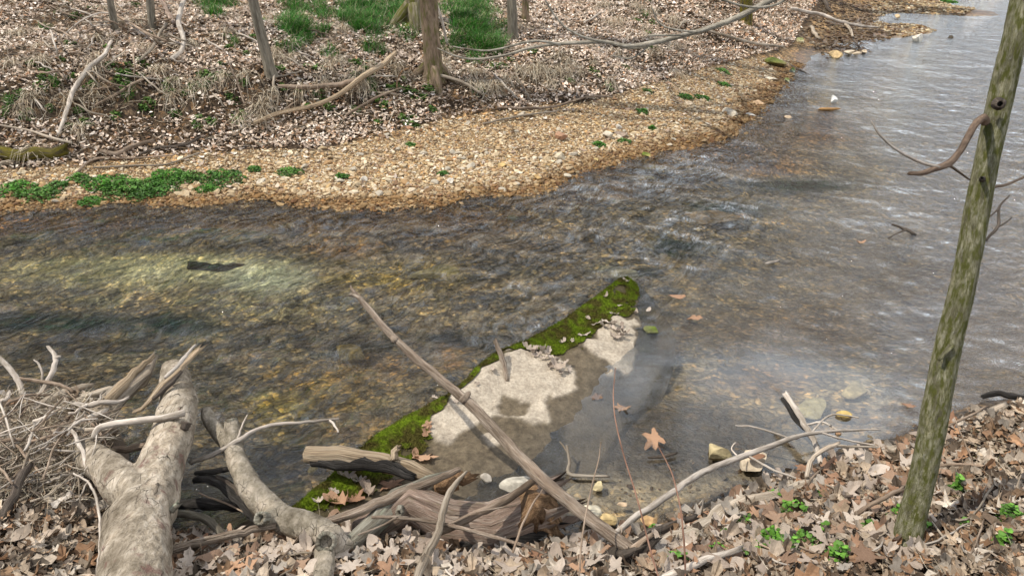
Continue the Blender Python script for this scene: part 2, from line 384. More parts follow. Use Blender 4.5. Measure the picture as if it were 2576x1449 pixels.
bg = t.nodes.new('ShaderNodeBackground'); bg.inputs[1].default_value = .118; wo = t.nodes.new('ShaderNodeOutputWorld')
t.links.new(tc.outputs['Generated'], mp.inputs[0]); t.links.new(mp.outputs[0], ns.inputs['Vector']); 
sx_ = t.nodes.new('ShaderNodeSeparateXYZ'); t.links.new(tc.outputs['Generated'], sx_.inputs[0])
ma_ = t.nodes.new('ShaderNodeMath'); ma_.operation = 'MULTIPLY_ADD'; ma_.inputs[1].default_value = .42; t.links.new(sx_.outputs[0], ma_.inputs[0]); t.links.new(ns.outputs[0], ma_.inputs[2]); t.links.new(ma_.outputs[0], rp.inputs[0])
t.links.new(rp.outputs[0], mx.inputs[0]); t.links.new(sky.outputs[0], mx.inputs[6]); t.links.new(mx.outputs[2], bg.inputs[0]); t.links.new(bg.outputs[0], wo.inputs[0])
scn.view_settings.view_transform = 'Standard'; scn.view_settings.look = 'None'; scn.view_settings.exposure = 0
scn.cycles.max_bounces = 8; scn.cycles.transparent_max_bounces = 8

# ================================================================== the ground (banks and stream bed are one sheet)
xs = np.r_[-np.geomspace(90, 7.0, 46)[:-1], np.linspace(-7, -4, 120)[:-1], np.linspace(-4, 4.2, 520), np.linspace(4.2, 9, 180)[1:], np.geomspace(9, 90, 70)[1:]]
ys = np.r_[np.linspace(-30, 1.4, 26)[:-1], np.linspace(1.4, 5.6, 300)[:-1], np.linspace(5.6, 13, 300)[:-1], np.geomspace(13, 110, 150)]
GX, GY = np.meshgrid(xs, ys)
GZ = ground(GX, GY)
px, py = project(GX, GY, GZ)
px = np.clip(px, -4000, 7000); py = np.clip(py, -600, 3000); px = np.where(GY < .5, 1288, px); py = np.where(GY < .5, 2500, py)
gtp = np.array(GT); gty = np.interp(px, gtp[:,0], gtp[:,1])
mid = 6.2 + .45*np.maximum(GX-2, 0)
far = (GY > mid)
nz = fbm(GX*2.2, GY*2.2, 21, 5); nz2 = fbm(GX*9, GY*9, 31, 3)
def C3(a): return np.array(a, float)[None,None]
soil = C3((.10,.072,.048))*(.6+.8*nz[...,None]); col = np.broadcast_to(soil, GX.shape+(3,)).copy()
gravel = C3((.34,.245,.145))*(.7+.6*nz2[...,None])
def sm(x, a, b): t_ = np.clip((x-a)/(b-a), 0, 1); return t_*t_*(3-2*t_)
gm = sm(py + (nz-.5)*50, gty-6, gty+10)*far
col = col*(1-gm[...,None]) + gravel*gm[...,None]
# wet gravel rim
wet = sm(GZ, .085, .02)*gm; col = col*(1-wet[...,None]) + C3((.17,.10,.045))*wet[...,None]
bed = C3((.42,.36,.25))*(.6+.8*nz[...,None])
bm_ = sm(GZ, .03, -.035)[...,None]
col = col*(1-bm_) + bed*bm_
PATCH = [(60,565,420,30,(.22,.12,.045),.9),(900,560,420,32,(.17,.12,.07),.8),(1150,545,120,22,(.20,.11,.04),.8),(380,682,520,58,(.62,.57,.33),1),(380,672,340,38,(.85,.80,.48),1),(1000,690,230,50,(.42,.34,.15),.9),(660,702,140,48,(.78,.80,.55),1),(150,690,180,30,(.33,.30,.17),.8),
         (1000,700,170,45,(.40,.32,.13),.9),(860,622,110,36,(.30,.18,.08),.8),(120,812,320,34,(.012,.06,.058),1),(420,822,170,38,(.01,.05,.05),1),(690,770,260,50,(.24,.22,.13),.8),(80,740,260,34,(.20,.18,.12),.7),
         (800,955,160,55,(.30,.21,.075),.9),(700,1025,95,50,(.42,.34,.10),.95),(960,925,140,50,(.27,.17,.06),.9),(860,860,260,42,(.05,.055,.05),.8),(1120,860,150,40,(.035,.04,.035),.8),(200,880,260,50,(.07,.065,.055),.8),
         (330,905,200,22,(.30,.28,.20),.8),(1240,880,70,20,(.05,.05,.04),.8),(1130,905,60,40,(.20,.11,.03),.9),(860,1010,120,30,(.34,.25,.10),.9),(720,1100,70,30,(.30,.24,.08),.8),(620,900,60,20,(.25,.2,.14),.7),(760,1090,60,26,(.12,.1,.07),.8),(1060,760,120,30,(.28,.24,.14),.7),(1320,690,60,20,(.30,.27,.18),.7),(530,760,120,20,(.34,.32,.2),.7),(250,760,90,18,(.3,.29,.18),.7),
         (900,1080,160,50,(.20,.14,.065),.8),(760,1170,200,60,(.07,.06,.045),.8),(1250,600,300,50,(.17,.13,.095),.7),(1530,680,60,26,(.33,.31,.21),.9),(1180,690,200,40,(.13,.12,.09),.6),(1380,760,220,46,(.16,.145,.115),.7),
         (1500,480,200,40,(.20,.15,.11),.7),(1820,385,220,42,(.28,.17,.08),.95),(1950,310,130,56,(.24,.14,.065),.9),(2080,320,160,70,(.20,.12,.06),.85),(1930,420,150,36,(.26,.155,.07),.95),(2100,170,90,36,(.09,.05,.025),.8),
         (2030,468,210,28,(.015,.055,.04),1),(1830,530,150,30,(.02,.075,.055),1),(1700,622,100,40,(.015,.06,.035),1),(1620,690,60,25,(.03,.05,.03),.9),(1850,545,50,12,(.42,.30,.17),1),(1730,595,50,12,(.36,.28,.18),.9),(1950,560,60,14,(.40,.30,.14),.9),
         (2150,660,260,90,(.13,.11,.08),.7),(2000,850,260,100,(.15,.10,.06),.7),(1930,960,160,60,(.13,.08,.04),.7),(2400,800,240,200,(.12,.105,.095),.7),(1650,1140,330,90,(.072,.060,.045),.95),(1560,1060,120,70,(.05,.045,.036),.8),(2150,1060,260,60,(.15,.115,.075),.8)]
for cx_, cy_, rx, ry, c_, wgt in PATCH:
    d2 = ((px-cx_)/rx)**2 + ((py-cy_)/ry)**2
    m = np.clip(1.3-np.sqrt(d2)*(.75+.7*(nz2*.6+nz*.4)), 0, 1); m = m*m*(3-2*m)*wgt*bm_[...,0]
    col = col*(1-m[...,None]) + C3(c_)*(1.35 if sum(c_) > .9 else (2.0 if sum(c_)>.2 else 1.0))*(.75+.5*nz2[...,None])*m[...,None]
# mud of the side stream mouth and of the near shallows
mud = np.exp(-(((px-2090)/90)**2+((py-60)/70)**2))*sm(GZ, .25, .02)
mud = np.maximum(mud, sm(GZ, .16, .05)*sm(GZ, -.03, .0)*(1-far)*(GY > 1)); col = col*(1-mud[...,None]) + C3((.10,.078,.055))*mud[...,None]
m2 = np.clip(1.35*np.exp(-((px-1730)/360)**2-((py-1110)/125)**2), 0, .97)*bm_[...,0]; col = col*(1-m2[...,None]) + C3((.085,.070,.051))*(.6+.8*nz[...,None])*m2[...,None]
hollow_shade = np.exp(-((px-520)/120)**2-((py-1245)/75)**2); col = col*(1-hollow_shade[...,None]) + C3((.022,.017,.012))*hollow_shade[...,None]  # shade of the hollow under the logs painted into its dark wet debris
lightbed = .75*np.clip(np.exp(-((px-400)/430)**2-((py-680)/50)**2)+np.exp(-((px-660)/130)**2-((py-705)/45)**2), 0, 1)
smooth_mud = np.clip(1.25*np.exp(-((px-1680)/360)**2-((py-1150)/110)**2), 0, .92); peb = np.clip(1-smooth_mud-hollow_shade-lightbed, 0, 1)
nyv, nxv = GX.shape
idx = np.arange(nyv*nxv).reshape(nyv, nxv)
F = np.stack([idx[:-1,:-1], idx[:-1,1:], idx[1:,1:], idx[1:,:-1]], -1).reshape(-1, 4)
s = NT('ground'); at = s.n('ShaderNodeAttribute', attribute_name='Col'); tc = s.n('ShaderNodeTexCoord'); ob = tc.outputs['Object']
wn = s.noise(s.mapping(ob, (1,1,0)), 5.5, 3); wv = s.n('ShaderNodeVectorMath', operation='MULTIPLY_ADD')
s.l(wn.outputs['Color'], wv.inputs[0]); wv.inputs[1].default_value = (.16,.16,0); s.l(ob, wv.inputs[2])
vo = s.n('ShaderNodeTexVoronoi', inp={'Scale':26,'Randomness':1}); s.l(s.mapping(wv.outputs[0], (1,1,.3)), vo.inputs['Vector'])
vo2 = s.n('ShaderNodeTexVoronoi', inp={'Scale':9}); s.l(s.mapping(wv.outputs[0], (1,1,.3)), vo2.inputs['Vector'])
sep = s.n('ShaderNodeSeparateColor'); s.l(vo.outputs['Color'], sep.inputs[0])
sep2 = s.n('ShaderNodeSeparateColor'); s.l(vo2.outputs['Color'], sep2.inputs[0])
stn = s.ramp(sep.outputs[0], [(0,(.35,.33,.33)),(.35,(.7,.68,.64)),(.75,(1.1,1.05,.95)),(1,(2.1,1.75,1.25))])
stn2 = s.ramp(sep2.outputs[0], [(0,(.55,.55,.58)),(.6,(1,1,1)),(1,(1.5,1.4,1.15))])
geo = s.n('ShaderNodeNewGeometry'); sz = s.n('ShaderNodeSeparateXYZ'); s.l(geo.outputs['Position'], sz.inputs[0])
under = s.ramp(s.math('ADD', sz.outputs[2], .5), [(.44,(1,1,1)),(.54,(0,0,0))])
stn = s.mix(at.outputs['Alpha'], (1,1,1), stn); stn2 = s.mix(at.outputs['Alpha'], (1,1,1), stn2)
col_ = s.mix(1.0, at.outputs[0], stn, 'MULTIPLY'); col_ = s.mix(under, col_, s.mix(1.0, col_, stn2, 'MULTIPLY'))
gap = s.ramp(vo.outputs['Distance'], [(.35,(1,1,1)),(.62,(.45,.42,.4))]); col_ = s.mix(s.math('MULTIPLY', at.outputs['Alpha'], .8), col_, s.mix(1.0, col_, gap, 'MULTIPLY'))
mn = s.noise(ob, 16, 6, .7); col_ = s.mix(at.outputs['Alpha'], s.mix(1.0, col_, s.ramp(mn.outputs[0], [(.35,(.35,.34,.33)),(.5,(.85,.85,.85)),(.65,(1.3,1.28,1.2))]), 'MULTIPLY'), col_)
fn = s.noise(ob, 70, 4, .7); col_ = s.mix(1.0, col_, s.ramp(fn.outputs[0], [(.3,(.65,.65,.65)),(.7,(1.3,1.3,1.3))]), 'MULTIPLY')
wet_ = s.ramp(s.math('ADD', sz.outputs[2], .5), [(.535,(.38,.38,.38)),(.60,(.95,.95,.95))])
hb = s.math('ADD', s.math('MULTIPLY', vo.outputs['Distance'], -1.0), s.math('MULTIPLY', fn.outputs[0], .6))
s.out(col_, wet_, s.bump(hb, .8, .02), .2); MATS['ground'] = s.m
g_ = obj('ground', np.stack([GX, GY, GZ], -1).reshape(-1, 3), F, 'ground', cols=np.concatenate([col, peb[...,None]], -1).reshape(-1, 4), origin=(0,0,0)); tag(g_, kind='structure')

# ================================================================== water
s = NT('water'); tc = s.n('ShaderNodeTexCoord'); ob = tc.outputs['Object']; at = s.n('ShaderNodeAttribute', attribute_name='Col'); sp = s.n('ShaderNodeSeparateColor'); s.l(at.outputs[0], sp.inputs[0])
# R: fast riffle, G: calm film, B: foam
wn = s.noise(ob, 1.1, 3, .6); wv = s.n('ShaderNodeVectorMath', operation='MULTIPLY_ADD'); s.l(wn.outputs['Color'], wv.inputs[0]); wv.inputs[1].default_value = (.9,.9,0); s.l(ob, wv.inputs[2])
fa = s.noise(s.mapping(s.mapping(wv.outputs[0], (1,1,1), (0,0,R(-52))), (1.0, 4.2, 1)), 4.5, 7, .62, .6)     # long streaks down the current
fb = s.noise(s.mapping(s.mapping(wv.outputs[0], (1,1,1), (0,0,R(18))), (1.0, 4.2, 1)), 30, 5, .68, .5)       # fine wind ripples of the pool
fc = s.noise(s.mapping(wv.outputs[0], (1,1,1), (0,0,R(-30))), 2.6, 3, .55, .8)
fd0 = s.noise(s.mapping(s.mapping(wv.outputs[0], (1,1,1), (0,0,R(-50))), (1.0, 3.0, 1)), 15, 4, .65, .6)
st = s.math('MULTIPLY', s.math('ADD', s.math('MULTIPLY', fd0.outputs[0], .35), s.math('ADD', fa.outputs[0], s.math('MULTIPLY', fc.outputs[0], .9))), sp.outputs[0])
cm = s.math('SUBTRACT', 1.0, sp.outputs[0])
fi = s.math('MULTIPLY', s.math('MULTIPLY', fb.outputs[0], .19), cm)
hh = s.math('ADD', st, s.math('ADD', fi, s.math('MULTIPLY', s.math('MULTIPLY', fc.outputs[0], .09), cm)))
hh = s.math('MULTIPLY', hh, s.math('SUBTRACT', 1.0, sp.outputs[1]))
nm = s.bump(hh, 1.0, .125)
fr = s.n('ShaderNodeFresnel', inp={'IOR':1.52}); s.l(nm, fr.inputs['Normal'])
gl = s.n('ShaderNodeBsdfGlossy', inp={'Roughness':.02}); s.l(nm, gl.inputs['Normal']); gl.inputs[0].default_value = (.88,.93,.96,1)
tr = s.n('ShaderNodeBsdfTransparent'); 
# looking down through moving water the bed light is broken into streaks
fd = s.noise(s.mapping(s.mapping(wv.outputs[0], (1,1,1), (0,0,R(-52))), (1.0, 3.4, 1)), 11, 5, .7, .9)
tf = s.mix(sp.outputs[0], fb.outputs[0], s.mix(.5, fa.outputs[0], fd.outputs[0]))
tint = s.ramp(tf, [(.40,(.28,.31,.31)),(.48,(.80,.82,.80)),(.56,(1,1,1))]); tint = s.mix(s.math('MULTIPLY', sp.outputs[1], .8), tint, (1,1,1)); s.l(tint, tr.inputs[0])
mx = s.n('ShaderNodeMixShader'); uvn = s.n('ShaderNodeSeparateXYZ'); s.l(tc.outputs['UV'], uvn.inputs[0])
fe = s.noise(s.mapping(s.mapping(wv.outputs[0], (1,1,1), (0,0,R(-50))), (.7, 4.5, 1)), 3.2, 5, .6, .8)
fem = s.ramp(fe.outputs[0], [(.38,(.10,.10,.10)),(.50,(.42,.42,.42)),(.62,(1,1,1))])
fem = s.math('ADD', s.math('MULTIPLY', fem, s.math('MULTIPLY', sp.outputs[0], 2.2)), s.math('SUBTRACT', 1.0, s.math('MULTIPLY', sp.outputs[0], .75)))
s.l(s.math('MULTIPLY', fr.outputs[0], s.math('MULTIPLY', fem, s.math('ADD', s.math('MULTIPLY', uvn.outputs[0], 3.1), .7)), True), mx.inputs[0]); s.l(tr.outputs[0], mx.inputs[1]); s.l(gl.outputs[0], mx.inputs[2])
fo = s.n('ShaderNodeBsdfDiffuse'); fo.inputs[0].default_value = (.8,.82,.85,1)
fn = s.noise(s.mapping(wv.outputs[0], (1,1,1)), 60, 5, .75)
ff = s.math('MULTIPLY', s.math('SUBTRACT', s.math('ADD', fn.outputs[0], sp.outputs[2]), 1.27), 7.0, True); ff = s.math('MULTIPLY', ff, sp.outputs[2], True)
mx2 = s.n('ShaderNodeMixShader'); s.l(ff, mx2.inputs[0]); s.l(mx.outputs[0], mx2.inputs[1]); s.l(fo.outputs[0], mx2.inputs[2])
o_ = s.n('ShaderNodeOutputMaterial'); s.l(mx2.outputs[0], o_.inputs[0]); MATS['water'] = s.m
wx = np.r_[np.linspace(-60,-8,30)[:-1], np.linspace(-8, 9, 500)[:-1], np.linspace(9, 60, 60)]
wy = np.r_[np.linspace(2.9, 11, 330)[:-1], np.geomspace(11, 90, 110)]
WX, WY = np.meshgrid(wx, wy); px, py = project(WX, WY, WX*0)
def g2(cx_, cy_, rx, ry): return np.exp(-(((px-cx_)/rx)**2+((py-cy_)/ry)**2))
rif = sm(px + (py-600)*.55, 2000, 1500)
rif = np.clip(rif + .8*g2(1700,560,260,110) - .0, 0, 1); rif *= 1-.55*g2(1000,960,260,110)
calm = np.clip(1.3*sm(py-.0*px, 800, 980)*sm(px, 1300, 1480)*sm(px, 2500, 2000), 0, .988)
calm = np.maximum(calm, .6*sm(py, 1000, 1200)*sm(px, 1500, 1200))
foam = np.clip(.80*g2(1690,552,70,18)+.8*g2(1625,650,24,14)+.72*g2(1600,630,50,10)+.68*g2(1180,745,60,10)+.66*g2(1290,640,40,10)+.74*g2(1760,575,44,10)+.68*g2(1450,590,60,9)+.66*g2(900,690,60,8), 0, .8)
refl = np.clip(sm(px - (py-600)*.15 + (fbm(WX*1.1,WY*1.1,75,3)-.5)*500, 1780, 2350) + .36*g2(1720,1000,260,190)+.22*g2(500,575,650,35)+.3*g2(2000,850,260,160) + .30*g2(1500,450,380,60) + .25*g2(1300,900,300,60), 0, 1)
refl = refl*(1-.6*g2(1690,625,80,30))*(1-.88*g2(1990,340,190,100))*(1-.8*g2(420,684,480,58))*(1-.6*g2(300,815,420,45))*(1-.4*g2(820,980,260,110)); refl = np.clip(refl + .10*rif*(1-.95*g2(420,684,500,60)-.6*g2(1990,340,190,100)), 0, 1); refl *= np.clip(1-.85*g2(1800,540,200,40)-.65*g2(2030,470,200,22), 0, 1)
rif = rif*(1-calm)
hz = (fbm(WX*1.7+WY*.9, WY*1.7-WX*.6, 71, 3)-.5)*.05*rif
nyv, nxv = WX.shape; idx = np.arange(nyv*nxv).reshape(nyv, nxv); F = np.stack([idx[:-1,:-1], idx[:-1,1:], idx[1:,1:], idx[1:,:-1]], -1).reshape(-1, 4)
wt = obj('water', np.stack([WX, WY, hz], -1).reshape(-1,3), F, 'water', cols=np.stack([rif, calm, foam], -1).reshape(-1,3), uv=np.stack([refl, refl*0], -1).reshape(-1,2), origin=(0,0,0)); tag(wt, kind='structure')

# ================================================================== rock slab in the stream
LE = [at_z(*p, .02)[:2] for p in [(690,1330),(725,1292),(790,1235),(880,1155),(940,1105),(1050,1040),(1140,988),(1200,925),(1260,892),(1330,865),(1400,825),(1500,752),(1562,706)]]
RE = [at_z(*p, -.05)[:2] for p in [(1050,1420),(1200,1360),(1330,1320),(1430,1260),(1520,1200),(1570,1130),(1610,1060),(1660,1000),(1690,930),(1700,870),(1690,810),(1660,760),(1600,708)]]
ns_, nt_ = 300, 150
Lc = catmull(LE, ns_); Rc = catmull(RE, ns_); tt = np.linspace(0, 1, nt_)[None,:,None]
XY = Lc[:,None]*(1-tt) + Rc[:,None]*tt
sx, sy = XY[...,0], XY[...,1]; S_ = np.linspace(0,1,ns_)[:,None]; tn = np.broadcast_to(tt[...,0], sx.shape)
e1 = fbm(sx*2.2, sy*2.2, 41, 4)-.5; e2 = fbm(sx*11, sy*11, 43, 4)-.5
spx, spy = project(sx, sy, sx*0+.02)
DRY = [[(1075,1105),(1120,1020),(1200,950),(1280,890),(1380,905),(1440,935),(1420,975),(1360,1000),(1385,1055),(1330,1062),(1250,1050),(1170,1075),(1130,1115)],
       [(1470,870),(1520,820),(1580,795),(1618,830),(1605,880),(1580,925),(1530,925),(1500,895)],[(1225,1105),(1245,1095),(1262,1118),(1240,1128)],[(1880,0),(1881,0),(1881,1)],
       [(1370,985),(1420,960),(1440,975),(1410,1005),(1380,1010)]]
dx, dy = spx+(fbm(sx*6, sy*6, 51, 6)-.5)*80, spy+(fbm(sx*6, sy*6, 57, 6)-.5)*55
dry = np.zeros(sx.shape)
for pl in DRY: dry = np.maximum(dry, inpoly(dx, dy, pl)*1.0)
dry[(np.hypot((dx-1285)/34, (dy-1028)/26) < 1)] = 0
for _ in range(2): dry[1:-1,1:-1] = (dry[1:-1,1:-1]*2+dry[2:,1:-1]+dry[:-2,1:-1]+dry[1:-1,2:]+dry[1:-1,:-2])/6
wid = np.linalg.norm(Rc-Lc, axis=1)[:,None]*tn
sz_ = np.where(wid < .05, -.3+.34*np.sqrt(np.clip(wid/.05, 0, 1)), .04) + .055*np.exp(-((wid-.12)/.14)**2) - .085*sm(tn, .40, .95) + e1*.05*sm(wid,.02,.2) + e2*.022 + dry*.012
sz_ = sz_ - .25*sm(S_+0*tn, .97, 1.0) - .06*sm(tn, .93, 1.0)
wetc = np.array((.125,.10,.068)); dryc = np.array((.45,.395,.325))
n3 = fbm(sx*26, sy*26, 61, 3); 
cs = .95*wetc*(.55+.9*n3[...,None])*(1-dry[...,None]) + dryc*(.55+.75*(.5*n3+.5*fbm(sx*5, sy*5, 65, 4))[...,None])*dry[...,None]
mossline = .31 + .16*(fbm(sx*3, sy*3, 63, 4)-.5) + .15*np.exp(-((spx-1440)/90)**2-((spy-880)/60)**2)+ .34*np.exp(-((spx-1560)/110)**2-((spy-770)/60)**2) + .13*np.exp(-((spx-1010)/80)**2-((spy-1120)/50)**2)
sub_ = sm(tn, .45, .75)[...,None]; cs = cs*(1-sub_*(1-dry[...,None])) + np.array((.11,.092,.068))*(.6+.9*e1[...,None]+.6*n3[...,None])*sub_*(1-dry[...,None])
mz = sm(wid, mossline+.09, mossline-.03)*(1-dry*(wid > .1)) * sm(sz_, -.02, .015)
cs = cs*(1-.85*mz[...,None]) + np.array((.06,.05,.022))*.85*mz[...,None]
s = NT('slab'); at = s.n('ShaderNodeAttribute', attribute_name='Col'); tc = s.n('ShaderNodeTexCoord'); n1 = s.noise(tc.outputs['Object'], 45, 6, .7); n2 = s.noise(tc.outputs['Object'], 9, 5, .6)
c_ = s.mix(1.0, at.outputs[0], s.ramp(n1.outputs[0], [(.3,(.6,.58,.56)),(.7,(1.25,1.25,1.22))]), 'MULTIPLY'); c_ = s.mix(1.0, c_, s.ramp(n2.outputs[0], [(.3,(.8,.78,.75)),(.7,(1.12,1.12,1.1))]), 'MULTIPLY')
bw = s.n('ShaderNodeRGBToBW'); s.l(at.outputs[0], bw.inputs[0]); ro = s.ramp(bw.outputs[0], [(.1,(.5,.5,.5)),(.3,(.9,.9,.9))])
s.out(c_, ro, s.bump(s.math('ADD', n1.outputs[0], n2.outputs[0]), .7, .02), .15); MATS['slab'] = s.m
idx = np.arange(ns_*nt_).reshape(ns_, nt_); F = np.stack([idx[:-1,:-1], idx[:-1,1:], idx[1:,1:], idx[1:,:-1]], -1).reshape(-1, 4)
SV = np.stack([sx, sy, sz_], -1)
slab = empty('rock_slab', (float(sx.mean()), float(sy.mean()), -.1), 'long flat grey and cream rock slab in the creek with green mossy left edge', 'rock slab')
obj('slab', SV.reshape(-1,3), F[:, ::-1], 'slab', slab, cols=cs.reshape(-1,3))
# moss: a lumpy mat along the edge plus its upright fuzz
mossm = mz + (fbm(sx*9, sy*9, 67, 5)-.5)*1.7 - .35*(fbm(sx*3, sy*3, 68, 3) > .56)*(wid > .08)
fm = (mossm[:-1,:-1] > .56) & (wid[:-1,:-1] > .012)
mh = .004 + .012*fbm(sx*16, sy*16, 69, 3)
s = NT('moss'); tc = s.n('ShaderNodeTexCoord'); n1 = s.noise(tc.outputs['Object'], 60, 5, .7); n2 = s.noise(tc.outputs['Object'], 7, 4, .6)
c_ = s.mix(s.ramp(n2.outputs[0], [(.42,(0,0,0)),(.58,(1,1,1))]), (.085,.075,.02), (.14,.205,.014)); c_ = s.mix(1.0, c_, s.ramp(n1.outputs[0], [(.3,(.4,.4,.35)),(.7,(1.5,1.5,1.3))]), 'MULTIPLY')
s.out(c_, .95, s.bump(n1.outputs[0], 1.0, .03), .1); MATS['moss'] = s.m
MV = SV.copy(); MV[...,2] += mh
q = F[:, ::-1].reshape(ns_-1, nt_-1, 4)[fm]
u_, inv = np.unique(q, return_inverse=True); obj('moss', MV.reshape(-1,3)[u_], inv.reshape(-1,4).astype(np.int32), 'moss', slab)
# fuzz blades
cand = np.argwhere(fm); pick = cand[RS.randint(0, len(cand), 26000)]; b0 = MV[pick[:,0], pick[:,1]] + RS.uniform(-.008,.008,(len(pick),3))*[1,1,.1]
th = RS.uniform(0, 6.28, len(pick)); hgt = RS.uniform(.006,.017,len(pick)); lean = RS.uniform(-.008,.008,(len(pick),2)); wdt = .0022
dxy = np.stack([np.cos(th), np.sin(th), 0*th], -1)*wdt
v3 = np.stack([b0-dxy, b0+dxy, b0+np.c_[lean, hgt]], 1).reshape(-1,3); obj('moss_fuzz', v3, np.arange(len(v3)).reshape(-1,3), 'moss', slab, smooth=False)['kind'] = 'stuff'
from bisect import bisect
def slab_z(x, y):
    d = (sx-x)**2+(sy-y)**2; k = d.argmin(); return SV.reshape(-1,3)[k,2] if d.flat[k] < .0016 else None
def PS(px_, py_, h=0.0):
    """point on the slab (or ground) seen at a pixel"""
    w_ = at_z(px_, py_, .03)
    for _ in range(4):
        z_ = slab_z(w_[0], w_[1]); z_ = .0 if z_ is None else max(z_, 0); w_ = at_z(px_, py_, z_+h)
    return w_
# ================================================================== scattered ground cover
def sample_region(poly, n_per_m2, xr, yr, seed, zmin=-9, zmax=9, zp=None, cap=10**7):
    rs = np.random.RandomState(seed); n = int((xr[1]-xr[0])*(yr[1]-yr[0])*n_per_m2); n = min(n, cap)
    X = rs.uniform(*xr, n); Y = rs.uniform(*yr, n); out = []
    ok = np.abs(X) < Y*.80+.6; X = X[ok]; Y = Y[ok]
    Z = ground(X, Y); a, b = project(X, Y, Z if zp is None else Z*0+zp)
    ok = inpoly(a, b, poly) & (Z > zmin) & (Z < zmax)
    return X[ok], Y[ok], Z[ok]
def rotmats(n, rs, tilt):
    yaw = rs.uniform(0, 2*math.pi, n); a = rs.uniform(0, 2*math.pi, n); t_ = np.abs(rs.randn(n))*tilt
    ax = np.stack([np.cos(a), np.sin(a), 0*a], -1); c, s_ = np.cos(t_), np.sin(t_)
    K_ = np.zeros((n,3,3)); K_[:,0,2] = ax[:,1]; K_[:,1,2] = -ax[:,0]; K_[:,2,0] = -ax[:,1]; K_[:,2,1] = ax[:,0]
    Rt = np.eye(3)[None] + s_[:,None,None]*K_ + (1-c)[:,None,None]*(K_@K_)
    Z_ = np.zeros((n,3,3)); Z_[:,0,0] = np.cos(yaw); Z_[:,0,1] = -np.sin(yaw); Z_[:,1,0] = np.sin(yaw); Z_[:,1,1] = np.cos(yaw); Z_[:,2,2] = 1
    return Rt @ Z_
def instance(protos, pos, scale, rot, cols, seed, flatz=None):
    """bake many copies of small prototype meshes into one vertex/face array"""
    rs = np.random.RandomState(seed); n = len(pos); pick = rs.randint(0, len(protos), n); VV = []; FF = []; CC = []; off = 0
    for k, (pv, pf) in enumerate(protos):
        i = np.where(pick == k)[0]
        if not len(i): continue
        v = pv[None]*scale[i][:,None,None] if scale.ndim == 1 else pv[None]*scale[i][:,None,:]
        v = np.einsum('nij,nkj->nki', rot[i], v) + pos[i][:,None]
        f = pf[None] + (np.arange(len(i))*len(pv))[:,None,None] + off
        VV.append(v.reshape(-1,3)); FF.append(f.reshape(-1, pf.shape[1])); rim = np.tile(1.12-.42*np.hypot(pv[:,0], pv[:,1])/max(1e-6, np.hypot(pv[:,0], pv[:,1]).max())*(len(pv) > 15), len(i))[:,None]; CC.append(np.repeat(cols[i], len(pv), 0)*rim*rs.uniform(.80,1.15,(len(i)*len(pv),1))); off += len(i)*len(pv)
    return np.vstack(VV), np.vstack(FF), np.vstack(CC)
# --- leaf prototypes
def leaf_outline(kind, n, rs):
    a = np.linspace(0, 2*math.pi, n, endpoint=False)      # 0 = tip (+x)
    if kind == 'maple':   # sycamore: five pointed lobes
        r = .40+.60*np.maximum.reduce([np.clip(1-np.abs(((a-c+math.pi) % (2*math.pi))-math.pi)/w_, 0, 1)*s_ for c, w_, s_ in ((0,.55,1),(1.05,.5,.9),(-1.05,.5,.9),(2.05,.42,.6),(-2.05,.42,.6))])
        r *= 1+.13*rs.randn(n)
        return np.c_[r*np.cos(a)*.95, r*np.sin(a)]*.62
    if kind == 'oak':
        x = np.cos(a); y = np.sin(a)*(.42+.18*np.cos(3.2*x*math.pi)); return np.c_[x, y*(1-.25*x)]*.62
    x = np.cos(a); return np.c_[x, np.sin(a)*.46*(1-.3*x)]*.55
def leaf_proto(kind, n, rs, curl=.5, rings=2):
    o = leaf_outline(kind, n, rs); V = [np.zeros((1,2))]
    for k in range(1, rings+1): V.append(o*(k/rings))
    V = np.vstack(V); x, y = V[:,0], V[:,1]; ca = rs.uniform(0, 3.14); q = x*math.cos(ca)+y*math.sin(ca)
    z = curl*(rs.uniform(.3,1.1)*q*q*rs.choice([1,1,-1]) + rs.uniform(.0,.7)*np.abs(y) + .22*np.sin(x*7+rs.rand()*6)*np.abs(y) + .06*rs.randn(len(x))*(np.hypot(x,y) > .3))
    # strong roll of one edge
    e = np.clip(np.hypot(x,y)-.33, 0, 1); z += curl*1.6*e*rs.uniform(-.3,1.2)
    F_ = [(0, 1+j, 1+(j+1) % n) for j in range(n)]
    for k in range(rings-1):
        a0 = 1+k*n; b0 = a0+n
        for j in range(n):
            j2 = (j+1) % n; F_ += [(a0+j, b0+j, b0+j2), (a0+j, b0+j2, a0+j2)]
    return np.c_[V, z], np.array(F_)
rs = np.random.RandomState(5)
LOW = [leaf_proto(k, 7, rs, .55, 1) for k in ('maple','oak','oval','oval','oak')*2]
MIDP = [leaf_proto(k, n, rs, c_, 2) for k, n, c_ in (('maple',24,.55),('maple',24,.9),('oak',16,.6),('oak',16,1.0),('oval',10,.7),('oval',10,1.2),('maple',24,.4),('oak',16,.45))]
PAL = np.array([(.62,.52,.42),(.50,.41,.33),(.72,.64,.55),(.42,.32,.23),(.38,.31,.25),(.29,.185,.11),(.44,.26,.15),(.18,.125,.085),(.55,.44,.33),(.10,.07,.045)])
def palette(n, rs, w_):
    w_ = np.array(w_, float); c = PAL[rs.choice(len(PAL), n, p=w_/w_.sum())]; return c*rs.uniform(.75,1.15,(n,1))
FARL = [(-900,-400),(2150,-400),(2140,-60),(2060,0),(2020,60),(1990,118),(1900,142),(1780,170),(1650,208),(1500,252),(1330,270),(1130,297),(960,340),(800,374),(640,374),(330,402),(0,430),(-900,450)]
X, Y, Z = sample_region(FARL, 860, (-13, 16), (8.6, 30), 1)
rs = np.random.RandomState(77)
